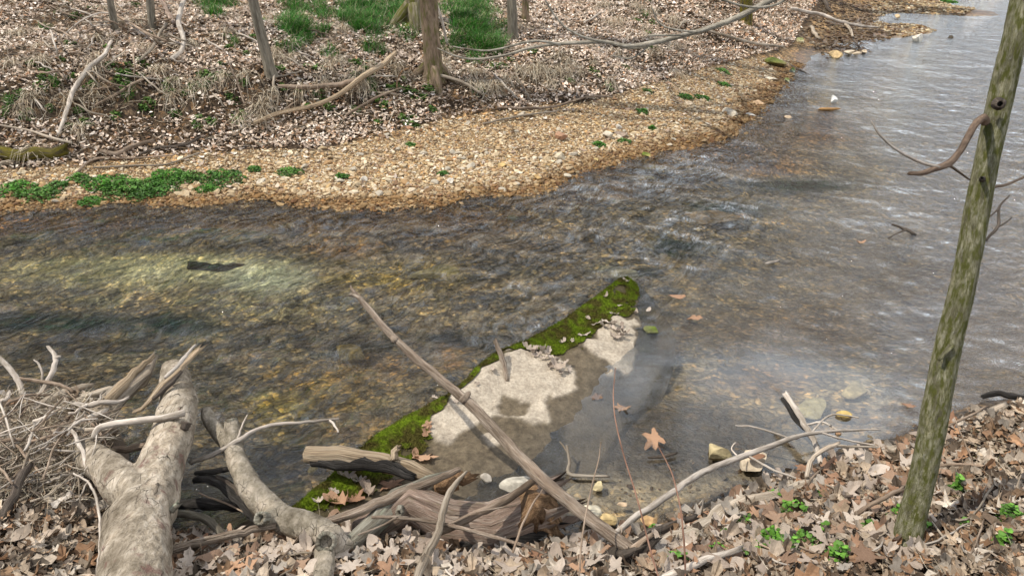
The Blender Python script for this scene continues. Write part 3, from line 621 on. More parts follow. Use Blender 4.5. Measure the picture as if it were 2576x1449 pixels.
# keep litter thin on the bare dirt face of the bank and thick on flats and at its foot
a, b = project(X, Y, Z); dn = fbm(X*1.1, Y*1.1, 91, 4); face = np.exp(-((b-np.interp(a, [0,500,900,1300,1700], [270,235,235,215,140]))/42)**2)*sm(a, 1700, 1300)
dens = np.clip(1.25 - .8*face - 1.3*sm(dn, .52, .66)*sm(-a, -900, -200), .12, 1); dens[b > 300] = np.maximum(dens[b > 300], .8); dens *= np.where(Y > 17, .55, 1)
k = rs.rand(len(X)) < dens; X, Y, Z = X[k], Y[k], Z[k]; n = len(X); a, b = a[k], b[k]
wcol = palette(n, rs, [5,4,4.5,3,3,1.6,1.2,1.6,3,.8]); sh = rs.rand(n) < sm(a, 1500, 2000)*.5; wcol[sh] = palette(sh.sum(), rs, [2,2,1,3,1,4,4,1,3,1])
wcol *= (.95+.5*fbm(X*.8, Y*.8, 95, 3))[:,None]*np.array((1.02,1.02,1.03))
pos = np.c_[X, Y, Z+rs.uniform(.0,.045,n)]
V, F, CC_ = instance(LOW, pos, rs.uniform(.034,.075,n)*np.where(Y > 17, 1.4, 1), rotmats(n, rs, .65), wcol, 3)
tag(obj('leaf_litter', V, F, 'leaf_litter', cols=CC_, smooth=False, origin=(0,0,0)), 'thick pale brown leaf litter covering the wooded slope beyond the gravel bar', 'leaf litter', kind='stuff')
# --- near bank litter
NEARL = [(-900,1040),(0,1085),(160,1150),(290,1260),(400,1345),(560,1362),(700,1352),(820,1330),(960,1345),(1030,1360),(1100,1388),(1300,1398),(1430,1385),(1490,1362),(1600,1362),(1700,1335),(1790,1285),(1910,1235),(2060,1185),(2260,1122),(2400,1072),(2576,1015),(2900,930),(3300,2500),(-1500,2500)]
X, Y, Z = sample_region(NEARL, 2400, (-4.6, 5.2), (1.35, 6.2), 2)
rs = np.random.RandomState(78); n = len(X); k = rs.rand(n) < np.clip(.35+1.0*fbm(X*2, Y*2, 97, 3), 0, 1); X, Y, Z = X[k], Y[k], Z[k]; n = len(X)
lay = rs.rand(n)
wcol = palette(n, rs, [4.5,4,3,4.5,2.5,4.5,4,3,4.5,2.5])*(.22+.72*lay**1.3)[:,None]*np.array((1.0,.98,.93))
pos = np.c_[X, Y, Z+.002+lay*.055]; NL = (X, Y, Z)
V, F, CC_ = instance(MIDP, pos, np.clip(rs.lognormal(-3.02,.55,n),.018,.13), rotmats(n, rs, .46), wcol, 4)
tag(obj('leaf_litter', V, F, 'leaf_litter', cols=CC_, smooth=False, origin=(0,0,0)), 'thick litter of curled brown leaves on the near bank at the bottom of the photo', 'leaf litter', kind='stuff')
# --- individual near leaves that lie on top
rs = np.random.RandomState(79)
HI = {}
for kind, nn in (('maple', 30), ('oak', 24), ('oval', 16)):
    HI[kind] = []
    for q in range(4):
        v, f = leaf_proto(kind, nn, rs, rs.uniform(.4,.95), 4); HI[kind].append((v, f))
MESHC = {}
def leaf_mesh(kind, q, mat):
    key = (kind, q, mat)
    if key not in MESHC:
        v, f = HI[kind][q]; me = mkmesh({'maple':'lobed_leaf','oak':'oak_leaf','oval':'oval_leaf'}[kind], v, f, mat); MESHC[key] = me
    return MESHC[key]
from mathutils import Euler, Matrix
def put_leaf(pos, kind, mat, size, label, cat='leaf', group=None, tilt=.35, rs=rs, yaw=None, q=None):
    me = leaf_mesh(kind, rs.randint(4) if q is None else q, mat); nm_ = {'maple':'lobed_leaf','oak':'oak_leaf','oval':'oval_leaf'}[kind]
    o = bpy.data.objects.new(nm_, me); COL.objects.link(o); o.location = pos
    o.rotation_euler = Euler((rs.randn()*tilt, rs.randn()*tilt, rs.uniform(0, 6.28) if yaw is None else yaw)); o.scale = (size,)*3
    return tag(o, label, cat, group)
GRPS = {('maple','leaf_orange'):('orange brown lobed leaf lying on top of the near bank litter','orange lobed leaves on the near bank'),
        ('maple','leaf_pale'):('pale tan lobed leaf lying on top of the near bank litter','pale lobed leaves on the near bank'),
        ('maple','leaf_brown'):('dark brown lobed leaf lying on top of the near bank litter','brown lobed leaves on the near bank'),
        ('oak','leaf_pale'):('pale wavy edged oak leaf lying on top of the near bank litter','pale oak leaves on the near bank'),
        ('oak','leaf_grey'):('grey wavy edged oak leaf lying on top of the near bank litter','grey oak leaves on the near bank'),
        ('oval','leaf_brown'):('brown oval curled leaf lying on top of the near bank litter','brown oval leaves on the near bank'),
        ('oval','leaf_pale'):('pale oval curled leaf lying on top of the near bank litter','pale oval leaves on the near bank')}
cand = np.where((NL[1] > 1.9) & (NL[1] < 4.6) & (np.abs(NL[0]) < NL[1]*.72))[0]; a, b = project(NL[0][cand], NL[1][cand], NL[2][cand]+.05)
cand = cand[(a > 5) & (a < 2570) & (b < 1440)]; rs.shuffle(cand); kept = []
for i in cand:
    p = np.array([NL[0][i], NL[1][i]])
    if all(np.hypot(*(p-k_)) > .085 for k_ in kept):
        kept.append(p); ks = list(GRPS); key = ks[rs.choice(len(ks), p=[.15,.21,.13,.17,.12,.1,.12])]
        put_leaf((p[0], p[1], NL[2][i]+.055+rs.rand()*.015), key[0], key[1], rs.uniform(.07,.145)*(1.15 if key[0] == 'maple' else 1), *(GRPS[key][0], 'leaf', GRPS[key][1]), tilt=.22)
    if len(kept) >= 285: break
# --- gravel
import bmesh
def stone_proto(rs, rnd=.35):
    v = np.array([(x, y, z) for x in (-1,1) for y in (-1,1) for z in (-1,1)], float)*[1, .8, .55]; v += rs.uniform(-rnd, rnd, v.shape); v[:,2] *= 1.25
    f = np.array([(0,1,3,2),(4,6,7,5),(0,4,5,1),(2,3,7,6),(0,2,6,4),(1,5,7,3)]); return v*.5, f
def stone_round(rs):
    bm = bmesh.new(); bmesh.ops.create_icosphere(bm, subdivisions=1, radius=.56); v = np.array([x.co[:] for x in bm.verts]); f = np.array([[q.index for q in x.verts] for x in bm.faces]); bm.free()
    v += rs.uniform(-.13,.13,v.shape)
    for _ in range(3): d = rs.randn(3); d /= np.linalg.norm(d); v -= np.clip(v@d-.32, 0, 9)[:,None]*d
    return v*[1,.8,.75], f
rs = np.random.RandomState(15); SP = [stone_round(rs) for _ in range(20)]
GPAL = np.array([(.42,.32,.20),(.52,.43,.30),(.34,.23,.13),(.60,.53,.40),(.24,.15,.09),(.66,.61,.52),(.38,.29,.23),(.46,.33,.17)])*np.array((.90,.85,.76))
SH = FAR[:-6]
GRAV = [(-900,456),(0,432),(330,404),(640,376),(800,376),(960,342),(1130,299),(1330,272),(1500,254),(1650,209),(1780,172),(1900,146),(1985,150),(2030,165),(2030,300),(1960,420),(1820,470),(1560,500),(1330,560),(1080,600),(800,585),(400,580),(-900,620)]
X, Y, Z = sample_region(GRAV, 1900, (-8.5, 9.5), (7.4, 18), 6, zmin=-.2)
rs = np.random.RandomState(16); n = len(X); k = rs.rand(n) < np.where(Z > .0, .95, .5); X, Y, Z = X[k], Y[k], Z[k]; n = len(X)
size = np.clip(rs.lognormal(-3.78, .45, n), .012, .09)*(1+.25*sm(Z, .15, .03)); gc = GPAL[rs.choice(8, n, p=[.22,.2,.13,.15,.07,.08,.07,.08])]*rs.uniform(.7,1.15,(n,1))
wetk = sm(Z, .075, .015)[:,None]; gc = gc*(1-wetk) + gc*np.array((.50,.40,.28))*wetk
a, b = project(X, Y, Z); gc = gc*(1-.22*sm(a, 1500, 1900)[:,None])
pos = np.c_[X, Y, Z+size*.12]
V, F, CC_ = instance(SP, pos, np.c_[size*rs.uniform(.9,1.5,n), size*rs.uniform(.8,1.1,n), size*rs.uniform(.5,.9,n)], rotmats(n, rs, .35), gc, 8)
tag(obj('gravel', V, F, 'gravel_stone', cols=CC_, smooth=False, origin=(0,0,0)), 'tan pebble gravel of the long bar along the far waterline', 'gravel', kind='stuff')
X, Y, Z = sample_region(GRAV, 42, (-8.5, 9.5), (8.2, 18), 7, zmin=.04); rs = np.random.RandomState(17); a, b = project(X, Y, Z)
k = rs.rand(len(X)) < np.clip(.12+1.2*np.exp(-(b-np.interp(a, np.array(GT)[:,0], np.array(GT)[:,1]))/28), 0, 1)*(.5+fbm(X*2, Y*2, 5, 3)); X, Y, Z = X[k], Y[k], Z[k]; n = len(X)
V, F, CC_ = instance(LOW, np.c_[X, Y, Z+.025], rs.uniform(.035,.09,n), rotmats(n, rs, .4), palette(n, rs, [5,4,4,3,3,1.6,1.2,1.2,3,.5]), 9)
tag(obj('leaf_litter', V, F, 'leaf_litter', cols=CC_, smooth=False, origin=(0,0,0)), 'dry leaves blown thinly over the top of the gravel bar', 'leaf litter', kind='stuff')
# pebbles of the spit, side stream and near shallows
def pebbles(poly, dens, xr, yr, seed, lab, mul, zmin=-.15, zmax=.4, smin=-3.7, sg=.5):
    X, Y, Z = sample_region(poly, dens, xr, yr, seed, zmin, zmax); rs = np.random.RandomState(seed+1); n = len(X); size = np.clip(rs.lognormal(smin, sg, n), .01, .12)
    gc = GPAL[rs.randint(0, 8, n)]*rs.uniform(.5,1.1,(n,1))*np.array(mul)
    V, F, CC_ = instance(SP, np.c_[X, Y, Z+size*.1], np.c_[size*1.2, size, size*.6], rotmats(n, rs, .3), gc, seed)
    tag(obj('gravel', V, F, 'gravel_stone', cols=CC_, smooth=False, origin=(0,0,0)), lab, 'gravel', kind='stuff')
pebbles([(2180,-80),(2560,-80),(2500,2),(2420,40),(2360,78),(2270,95),(2200,70)], 260, (9,24), (17,42), 31, 'tan pebble gravel of the small spit beyond the side stream', (.9,.9,.85), smin=-3.0)
pebbles([(1990,118),(2060,20),(2140,-60),(2260,-60),(2300,60),(2170,150),(2060,200),(1985,200)], 160, (7,20), (14,34), 33, 'dark wet stones and muck in the side stream mouth', (.30,.27,.25), smin=-3.0, sg=.6)
pebbles([(1500,1230),(1650,1180),(1800,1130),(2000,1040),(2300,1020),(2420,1050),(2250,1120),(2050,1185),(1780,1290),(1640,1350),(1480,1350),(1420,1300)], 200, (0,4.5), (2.6,5.6), 35, 'small wet stones in the muddy shallows by the near bank', (.26,.24,.21), smin=-3.9)

# ================================================================== individual stones
import bmesh
def rock(name, px_, py_, rpx, label, colr, flat=.6, seed=1, z=None, yaw=None, asp=1.3, group=None, sub=3, cat='rock', moss=0, h=.0, slabby=False):
    w_ = PS(px_, py_) if slabby else (P(px_, py_) if z is None else at_z(px_, py_, z)); r = rpx*depth(w_)/FPX; rs = np.random.RandomState(seed*13+1)
    bm = bmesh.new(); bmesh.ops.create_icosphere(bm, subdivisions=sub, radius=1)
    v = np.array([x.co[:] for x in bm.verts]); f = np.array([[q.index for q in x.verts] for x in bm.faces]); bm.free()
    for _ in range(11):     # plane cuts give flat broken faces
        d = rs.randn(3); d /= np.linalg.norm(d); lim = rs.uniform(.38,.75); k = v@d; ex = np.clip(k-lim, 0, 9); v -= ex[:,None]*d*.92
    v *= 1+.06*(vnoise(v[:,0]*3+seed, v[:,1]*3+v[:,2]*2, seed)-.5)[:,None]
    v *= [asp**.5*1.12, 1.12/asp**.5, flat]
    yw = rs.uniform(0, 3.1) if yaw is None else R(yaw); c, s_ = math.cos(yw), math.sin(yw); v = v@np.array([[c,s_,0],[-s_,c,0],[0,0,1]])
    cc = np.array(colr)[None]*(.8+.45*vnoise(v[:,0]*2.5+seed, v[:,1]*2.5+v[:,2]*2, seed+3))[:,None]
    if moss: m = np.clip((v[:,2]/flat+.2+.5*(vnoise(v[:,0]*4, v[:,1]*4, 5)-.5))*moss, 0, 1)[:,None]; cc = cc*(1-m)+np.array((.10,.14,.015))*m
    v = v*r + np.array([w_[0], w_[1], w_[2] + r*flat*.42 + h])
    return tag(obj(name, v, f, 'rock', cols=cc, smooth=False), label, cat, group)
TAN = (.50,.38,.23); PALE = (.50,.44,.34); BRN = (.33,.20,.11); GRY = (.30,.27,.22); WHT = (.50,.46,.39); DRK = (.10,.08,.055)
ROCKS = [(1411,349,22,'reddish brown angular rock on the open gravel bar, far from the water',(.36,.21,.13),.6),
 (1407,398,20,'blocky grey rock beside a paler one near the waterline of the gravel bar',(.40,.34,.24),.7),(1440,392,13,'pale blocky rock just right of the grey block near the waterline',PALE,.7),
 (1556,378-52,11,'round white stone balanced above a dark flat rock on the gravel bar',WHT,.9),(1562,340,20,'dark flat rock under the round white stone on the gravel bar',(.22,.17,.13),.4),
 (1528,346,16,'whitish chunky rock left of the dark flat rock with the white stone',PALE,.7),(985,1449-1449+319,0,'',PALE,.5),
 (657,459,14,'cream rounded stone near the waterline, right of the big green weed patch',PALE,.7),(1133,461,12,'white pointed stone near the waterline above the creek',WHT,.8),
 (1262,420,12,'ochre stone right of centre on the lower gravel bar',(.46,.33,.14),.6),(803,360,9,'pale small stone at the leaf edge of the gravel bar',PALE,.7),
 (1950,163,27,'large dark mossy boulder at the end of the gravel bar',(.16,.12,.05),.6),(1992,183,11,'pale green grey stone at the water by the mossy boulder',(.40,.42,.36),.9),
 (1836,288,20,'big pale angular rock at the right end of the gravel bar',PALE,.6),(1884,292,16,'flat white slab stone right of the pale angular rock',WHT,.3),
 (1905,262,14,'orange tan rock at the right end of the gravel bar',(.52,.36,.22),.6),(1978,207,13,'pale rounded rock at the waterline below the mossy boulder',PALE,.7),(1938,202,14,'cream flat rock left of the pale waterline rock',PALE,.5),
 (2012,105,16,'pale mossy rock on the mud of the side stream',(.48,.42,.27),.6),(2095,62,6,'small wet stone in the side stream',(.2,.17,.12),.5),(2120,14,10,'tan boulder at the top of the side stream',TAN,.7),
 (2155,36,17,'grey flat boulder in the side stream below the tan boulder',(.24,.19,.14),.4),(2079,41,8,'brown stone left in the side stream',(.26,.19,.12),.6),(2257,46,10,'tan stone on the gravel spit',TAN,.7),
 (2388,66,8,'dark stone at the tip of the gravel spit',DRK,.6),(2109,76,13,'bright green mossy stone in the side stream',(.13,.16,.02),.6),
 (2103,142,17,'orange tan rock of the stone cluster at the side stream mouth',(.52,.38,.2),.7),(2137,136,15,'pale grey rock of the stone cluster at the side stream mouth',(.45,.38,.28),.6),(2155,139,11,'small right rock of the stone cluster at the side stream mouth',(.42,.34,.24),.6),
 (2174,133,11,'low pale rock right of the stone cluster at the side stream mouth',(.45,.36,.25),.5),(2040,110,8,'pale stone on the mud above the stone cluster',PALE,.6),(2072,120,8,'small tan stone above the orange rock of the cluster',TAN,.6),
 (1350,448,14,'ochre broken rock at the edge of the creek',(.42,.28,.12),.6),(1255,463,0,'',TAN,.5),(1090,520,0,'',TAN,.5),
 (1145,402,9,'brown rust coloured stone in the middle of the gravel bar',(.40,.20,.08),.6),(1030,322,12,'rust brown flat stone where the gravel bar meets the leaves',(.34,.19,.11),.4),
 (1680,272-60,10,'brown stone at the upper right of the gravel bar',(.38,.24,.15),.5),(1733,263,12,'pale tan stone in the upper right of the gravel bar',(.5,.4,.28),.6),
 (1625,392,12,'mossy ochre stone at the water right of the gravel bar',(.30,.27,.09),.6),(1683,366,9,'grey tan stone at the right waterline',(.4,.34,.25),.5),(1500,404,11,'ochre stone by the water below the white pair',(.42,.32,.14),.5),
 (915,455,12,'white blocky stone at the lower edge of the gravel bar',WHT,.7),(545,436+20,0,'',PALE,.6)]
for i, (a_, b_, r_, lab, c_, fl) in enumerate(ROCKS):
    if r_: rock('boulder' if r_ > 15 else 'stone', a_, b_, r_, lab, c_, fl, seed=i+1, z=(.03 if (b_ < 150 and a_ > 2060 and r_ > 9) else None), moss=(1.2 if 'mossy' in lab else 0), sub=2, cat='rock')
rock('stone', 2098, 258, 14, 'white stone standing up out of the water near the far shore', (.62,.60,.55), 1.0, 71, z=.0)
rock('stone', 2085, 278, 22, 'flat brown stone breaking the water beside the white standing stone', (.34,.19,.07), .22, 72, z=-.0, asp=2.2, yaw=0)
rock('stone', 2032, 276, 0.01, '', BRN) if False else None
rock('stone', 2306, 104, 17, 'pale slanted rock shaped like a fin sticking out of the far water', (.58,.54,.46), .95, 73, z=.0, asp=2.0, yaw=60)
rock('stone', 2392, 66+30, 8, 'dark rock in the water off the gravel spit', DRK, .7, 74, z=.0)
rock('stone', 1980, 298, 10, 'small tan stone in the shallow water off the gravel bar', (.42,.32,.22), .5, 75, z=-.01)
rock('stone', 1990, 172+120, 0.01, '', BRN) if False else None
# near shallows
rock('boulder', 1805, 1142, 38, 'large yellow ochre rock in the muddy shallows by the near bank', (.38,.31,.17), .55, 81, z=.0, asp=1.25, yaw=20)
rock('boulder', 1888, 1172, 42, 'pale cream rock with a leaf on it at the edge of the near bank', (.48,.40,.29), .6, 82, z=.02, asp=1.35, yaw=15)
rock('boulder', 2048, 1032, 42, 'submerged yellow rock beside the black and white stick', (.30,.26,.15), .35, 83, z=-.05, asp=1.3)
rock('stone', 2122, 1048, 18, 'small ochre rock in the water right of the submerged yellow rock', (.46,.33,.12), .5, 84, z=-.005, asp=1.4)
rock('stone', 1482, 1290, 27, 'white blocky rock at the foot of the long leaning pole', (.50,.45,.34), .8, 85, z=.04, asp=1.2)
rock('stone', 1520, 1312, 26, 'ochre rock right of the white blocky rock', (.44,.33,.16), .6, 86, z=.02)
rock('boulder', 1325, 1222, 42, 'long flat white rock lying behind the rotten red log', (.38,.35,.29), .35, 87, z=.03, asp=2.2, yaw=5)
rock('stone', 1390, 1235, 22, 'pale rock behind the leaning pole', (.46,.41,.33), .5, 88, z=.04, asp=1.5)
rock('stone', 1420+300, 1318-60, 14, 'small yellow stone in the mud below the red stem', (.50,.39,.17), .6, 89, z=.01) if False else None
rock('stone', 1506, 1226, 17, 'knobbly gold and cream stone in the mud', (.42,.35,.20), .7, 90, z=.01)
rock('stone', 1222, 1210, 14, 'grey white pitted rock standing by the slab', (.40,.36,.30), 1.1, 91, z=.03, asp=1.2)
rock('stone', 2108, 1090, 10, 'brown stone among the twigs at the near waterline', BRN, .6, 92, z=.0)
rock('stone', 1630, 1262+50, 22, 'orange brown rock in the mud at the near bank edge', (.42,.27,.13), .6, 93, z=.03)
rock('stone', 1690, 1190+110, 16, 'dark wet rock in the mud at the near bank edge', (.14,.11,.08), .6, 94, z=.02)
rock('stone', 1568, 1270, 12, 'flat tan chip in the mud above the dark pool', (.48,.36,.24), .4, 95, z=.03)
rock('stone', 790, 1130-1130+1183, 15, 'mossy brown rock in the dark water beside the slab', (.15,.12,.05), .5, 96, z=-.03)
rock('boulder', 2150, 985, 40, 'submerged tan rock off the near bank', (.33,.27,.15), .3, 97, z=-.09, asp=1.6)
rock('boulder', 2150+1, 990-340, .01, '', BRN) if False else None
rock('stone', 1640, 832, 20, 'grey mossy lump at the right tip of the slab', (.13,.13,.06), .5, 98, z=.0, moss=.9)
rock('boulder', 1790, 555, 60, 'submerged tan boulder under the riffle', (.42,.30,.17), .25, 99, z=-.2, asp=2.2, yaw=0)
rock('boulder', 1985, 312, 0.01, '', BRN) if False else None
rock('boulder', 1560, 690, 60, 'submerged pale flat rock above the tip of the mossy slab', (.38,.36,.24), .2, 101, z=-.17, asp=1.6)
rock('boulder', 1100, 690, 60, 'submerged golden rock in the middle of the creek', (.42,.35,.15), .25, 102, z=-.26, asp=1.8)
rock('boulder', 1300, 550, 36, 'submerged green grey boulder near the far riffle', (.20,.20,.12), .3, 103, z=-.16, asp=1.8)
rock('boulder', 880, 900, 50, 'submerged golden brown rock by the leaning pole', (.34,.25,.10), .25, 104, z=-.30)
rock('boulder', 2140, 285, 0.01, '', BRN) if False else None
# largest pebbles of the bar, one object each
rs = np.random.RandomState(19); pr = []
for q in range(8):
    bm = bmesh.new(); bmesh.ops.create_icosphere(bm, subdivisions=2, radius=1); v = np.array([x.co[:] for x in bm.verts]); f = np.array([[z_.index for z_ in x.verts] for x in bm.faces]); bm.free()
    for _ in range(9): d = rs.randn(3); d /= np.linalg.norm(d); k = v@d; v -= np.clip(k-rs.uniform(.5,.8), 0, 9)[:,None]*d*.95
    c_ = [PALE, TAN, (.40,.25,.12), (.56,.44,.28)][q % 4]
    pr.append((mkmesh('pebble', v*[1.2,.9,.6]*np.array([.5]), f, 'rock', cols=np.array(c_)[None]*rs.uniform(.85,1.1,(len(v),1)), smooth=False), ('cream pebble','tan pebble','brown pebble','sandy pebble')[q % 4], q % 4))
X, Y, Z = sample_region(GRAV, 60, (-7, 8), (7.4, 16), 26, zmin=.012); k = rs.permutation(len(X))[:280]
for i in k:
    me, nm_, q_ = pr[rs.randint(8)]; o = bpy.data.objects.new('pebble', me); COL.objects.link(o); s_ = rs.uniform(.05,.105)*(1.2 if Y[i] < 10 else 1); o.location = (X[i], Y[i], Z[i]+s_*.12); o.scale = (s_,)*3
    o.rotation_euler = (rs.randn()*.2, rs.randn()*.2, rs.uniform(0, 6.28)); tag(o, nm_+' larger than its neighbours lying on the far gravel bar', 'pebble', nm_+'s on the far gravel bar')
# ================================================================== drift logs of the near bank
def remesh(o, vox, disp=.0, dscale=.08, sm_=2):
    m = o.modifiers.new('Remesh', 'REMESH'); m.mode = 'VOXEL'; m.voxel_size = vox; m.use_smooth_shade = True
    if sm_: s_ = o.modifiers.new('Smooth', 'SMOOTH'); s_.factor = .5; s_.iterations = sm_
    if disp:
        tx = bpy.data.textures.new('bark_relief', 'CLOUDS'); tx.noise_scale = dscale; tx.noise_depth = 4
        d = o.modifiers.new('Displace', 'DISPLACE'); d.texture = tx; d.strength = disp; d.mid_level = .5; d.texture_coords = 'LOCAL'
def wt_(pts): return W(pts, True)
log = empty('forked_log', tuple(at_z(345, 1449, .45)), 'thick smooth grey forked log running up from the bottom left edge over the water', 'log')
tb = []
for pts in ([(335,1640,.66,92),(342,1540,.63,90),(346,1449,.60,87),(351,1340,.55,79),(358,1275,.52,76),(378,1225,.50,66),(405,1165,.48,57),(427,1095,.46,51),(443,1020,.45,46),(446,965,.45,41),(438,925,.45,30)],
            [(365,1285,.50,62),(325,1240,.49,54),(282,1205,.46,48),(240,1165,.40,40),(200,1125,.33,32)]):
    w_, r_ = wt_(pts); tb.append(tube(w_, r_, 20, None, .3, .06, 11+len(tb), 'cap'))
v, f, u = join(tb); o = obj('trunk', v, f, 'log_bark', log); remesh(o, .013, .022, .10, 3)
w_, r_ = wt_([(462,1080,.52,10),(468,1062,.55,12)]); v, f, u = tube(w_, r_, 10, 6, 0, .2, 5, 'hollow'); obj('knot', v, f, 'dark_wood', log, uv=u)
w_, r_ = wt_([(430,1285,.50,10),(447,1268,.52,8)]); v, f, u = tube(w_, r_, 8, 6, 0, .2, 6, 'jag'); obj('branch_stub', v, f, 'lichen_wood', log, uv=u)
w_, r_ = wt_([(362,1262,.62,12),(380,1240,.61,16),(392,1222,.60,9)]); v, f, u = tube(w_, r_, 9, 8, 0, .35, 7, 'jag', .25); obj('bark_flake', v, f, 'drift', log, uv=u)

branch('split_log', 'jagged grey split log pointing up from the debris left of the forked log', 'log', 'drift',
       [(190,1085,.33,34),(235,1045,.36,38),(290,990,.40,32),(345,940,.46,24),(383,903,.50,12)], zabs=True, sides=14, rough=.28, flat=.6, kids=[
       ('splinter', [(262,1015,.42,14),(330,945,.50,11),(386,896,.56,4)], 'split_wood', 'jag'), ('splinter', [(290,1010,.38,12),(345,965,.42,12),(378,925,.47,8)], 'drift', 'jag')])
branch('broken_plank', 'long splintered pale plank of driftwood leaning over the top of the thick forked log', 'driftwood', 'split_wood',
       [(335,1035,.44,7),(380,995,.52,13),(430,945,.56,17),(470,905,.58,16),(500,878,.60,12)], zabs=True, sides=9, rough=.3, flat=.4, kids=[
       ('splinter', [(415,950,.60,5),(460,905,.63,5),(492,868,.65,3)], 'pale_twig', 'jag'), ('splinter', [(385,1005,.52,5),(425,965,.57,7),(455,935,.59,4)], 'dark_wood', 'jag')])
branch('stick', 'straight bleached stick lying across the thick forked log with its end on the bark', 'stick', 'pale_twig', [(235,1100,.52,6),(262,1072,.55,8),(340,1058,.57,8.5),(410,1048,.58,9),(464,1039,.58,10)], zabs=True, sides=10, end='cap', rough=.1)
branch('stick', 'bleached stick poking left from the debris toward the split log', 'stick', 'pale_twig', [(140,1090,.40,5),(190,1065,.43,7),(262,1035,.46,8)], zabs=True, sides=8)
cb = empty('curved_branch', tuple(at_z(760, 1330, .3)), 'smooth grey curved branch with hollow knots arching from the leaves to the water', 'branch')
tb = []
for k, pts in enumerate(([(517,1030,.30,13),(521,1052,.29,17),(545,1083,.29,18),(582,1125,.30,24),(608,1185,.31,27),(645,1245,.30,33),(700,1297,.28,35),(760,1318,.30,35),(820,1342,.31,33),(868,1385,.30,28)],
            [(592,1120,.31,22),(588,1090,.33,20),(583,1062,.35,18)], [(690,1300,.30,22),(662,1303,.34,19)], [(835,1350,.33,30),(822,1362,.40,27)], [(822,1350,.33,22),(815,1400,.36,25),(808,1460,.40,26),(800,1520,.42,26)])):
    w_, r_ = wt_(pts); tb.append(tube(w_, r_, 16, None, .25, .08, 31+k, 'cap'))
v, f, u = join(tb); o = obj('stem', v, f, 'branch_bark', cb); remesh(o, .011, .012, .06, 2)
for k, pts in enumerate(([(586,1078,.33,15),(581,1056,.37,16)], [(672,1302,.33,16),(654,1304,.37,17)], [(826,1358,.37,25),(820,1362,.43,24)])):
    w_, r_ = wt_(pts); v, f, u = tube(w_, r_, 14, 8, 0, .12, 41+k, 'hollow'); obj('hollow_knot', v, f, 'lichen_wood', cb, uv=u)
branch('twig', 'long pale twig propped across the curved branch and reaching out over the water', 'twig', 'pale_twig', [(478,1165,.26,6),(540,1140,.30,6.5),(600,1108,.36,6),(650,1080,.36,5),(700,1067,.35,4.5),(770,1062,.34,4),(852,1053,.33,3)], zabs=True, sides=7, end='cap', kids=[
       ('side_twig', [(829,1057,.33,3.2),(840,1068,.33,3),(851,1087,.32,2.5)]), ('side_twig', [(598,1105,.36,3),(606,1080,.39,2.5),(622,1043,.44,1.5)])])
branch('charred_branch', 'black charred split branch slanting down into the hollow beside the curved branch', 'branch', 'charred', [(488,1208,.20,9),(530,1205,.22,13),(560,1215,.21,15),(590,1245,.2,16),(625,1290,.2,13),(655,1320,.2,8)], zabs=True, sides=9, rough=.35, flat=.6, kids=[
       ('splinter', [(490,1190,.24,5),(540,1185,.25,9),(575,1180,.25,6)], 'charred', 'jag'), ('splinter', [(545,1200,.23,6),(585,1225,.22,7),(640,1300,.21,4)], 'dark_wood', 'jag')])
branch('stick', 'straight brown stick lying from the thick log under the curved branch', 'stick', 'pole_wood', [(425,1385,.36,10),(520,1358,.33,11),(610,1338,.31,10),(690,1322,.30,8)], zabs=True, sides=9)
branch('stick', 'bent grey stick under the thick log just above the brown stick', 'stick', 'grey_bark', [(430,1295,.22,9),(480,1302,.23,10),(520,1318,.23,10),(560,1345,.25,10)], zabs=True, sides=9)
branch('stick', 'dark horizontal stick under the debris between the limbs of the forked log', 'stick', 'brown_twig', [(262,1130,.2,8),(320,1128,.2,9),(400,1118,.2,9)], zabs=True, sides=8)
branch('dark_log', 'black soaked log lying low in the hollow below the charred branch', 'log', 'charred', [(455,1268,.04,12),(540,1275,.05,14),(640,1272,.05,13)], zabs=True, sides=9, rough=.25)
branch('twig', 'thin bare twig in the dark hollow right of the thick log', 'twig', 'brown_twig', [(500,1240,.12,2.5),(560,1262,.13,2.5),(620,1290,.15,2.2)], zabs=True, sides=5)
branch('broken_log', 'short broken log with pale top and shaded black side resting across the mossy slab', 'log', 'split_wood', [(768,1143,.26,21),(820,1144,.25,22),(900,1147,.24,23),(965,1155,.22,26),(1010,1170,.21,25),(1050,1190,.19,20),(1092,1205,.17,14)], zabs=True, sides=14, rough=.2, kids=[
       ('shaded_or_charred_side', [(782,1158,.235,14),(840,1160,.225,17),(920,1164,.215,17),(985,1180,.195,15),(1040,1200,.18,10)], 'charred', 'jag'), ('branch_stub', [(990,1150,.26,12),(1000,1128,.31,7)], 'split_wood', 'jag')])  # shade on the log's front modelled as a black strip, reusing charred wood
branch('leaning_pole', 'long reddish brown pole leaning diagonally up across the creek and slab', 'pole', 'pole_wood',
       [(1600,1392,.36,16.8),(1560,1365,.38,16.8),(1500,1318,.42,16.8),(1440,1272,.46,16.4),(1370,1212,.52,16.0),(1300,1145,.58,14.7),(1225,1065,.64,13.4),(1165,1005,.69,12.6),(1100,950,.74,11.3),(1045,905,.79,10.9),(995,858,.84,9.7),(960,820,.88,8.8),(920,770,.92,7.6),(892,735,.95,5.0)], zabs=True, sides=12, rough=.14, wob=.5, kids=[
       ('knot', [(1165,1008,.69,12),(1178,990,.72,7)]), ('side_stub', [(906,752,.935,5),(888,742,.945,4),(880,743,.95,3)], None, 'jag'), ('side_stub', [(893,738,.95,4.5),(886,726,.96,3),(882,719,.965,1.5)], None, 'jag'), ('knot', [(995,858,.84,11),(985,845,.86,6)])], part='pole', n=70)
branch('stick', 'short crooked stick standing upright at the mossy edge of the slab', 'stick', 'pole_wood', [(1276,958,.06,6),(1272,930,.10,7),(1266,905,.15,7),(1254,880,.20,6),(1246,858,.25,5)], zabs=True, sides=9, rough=.25)
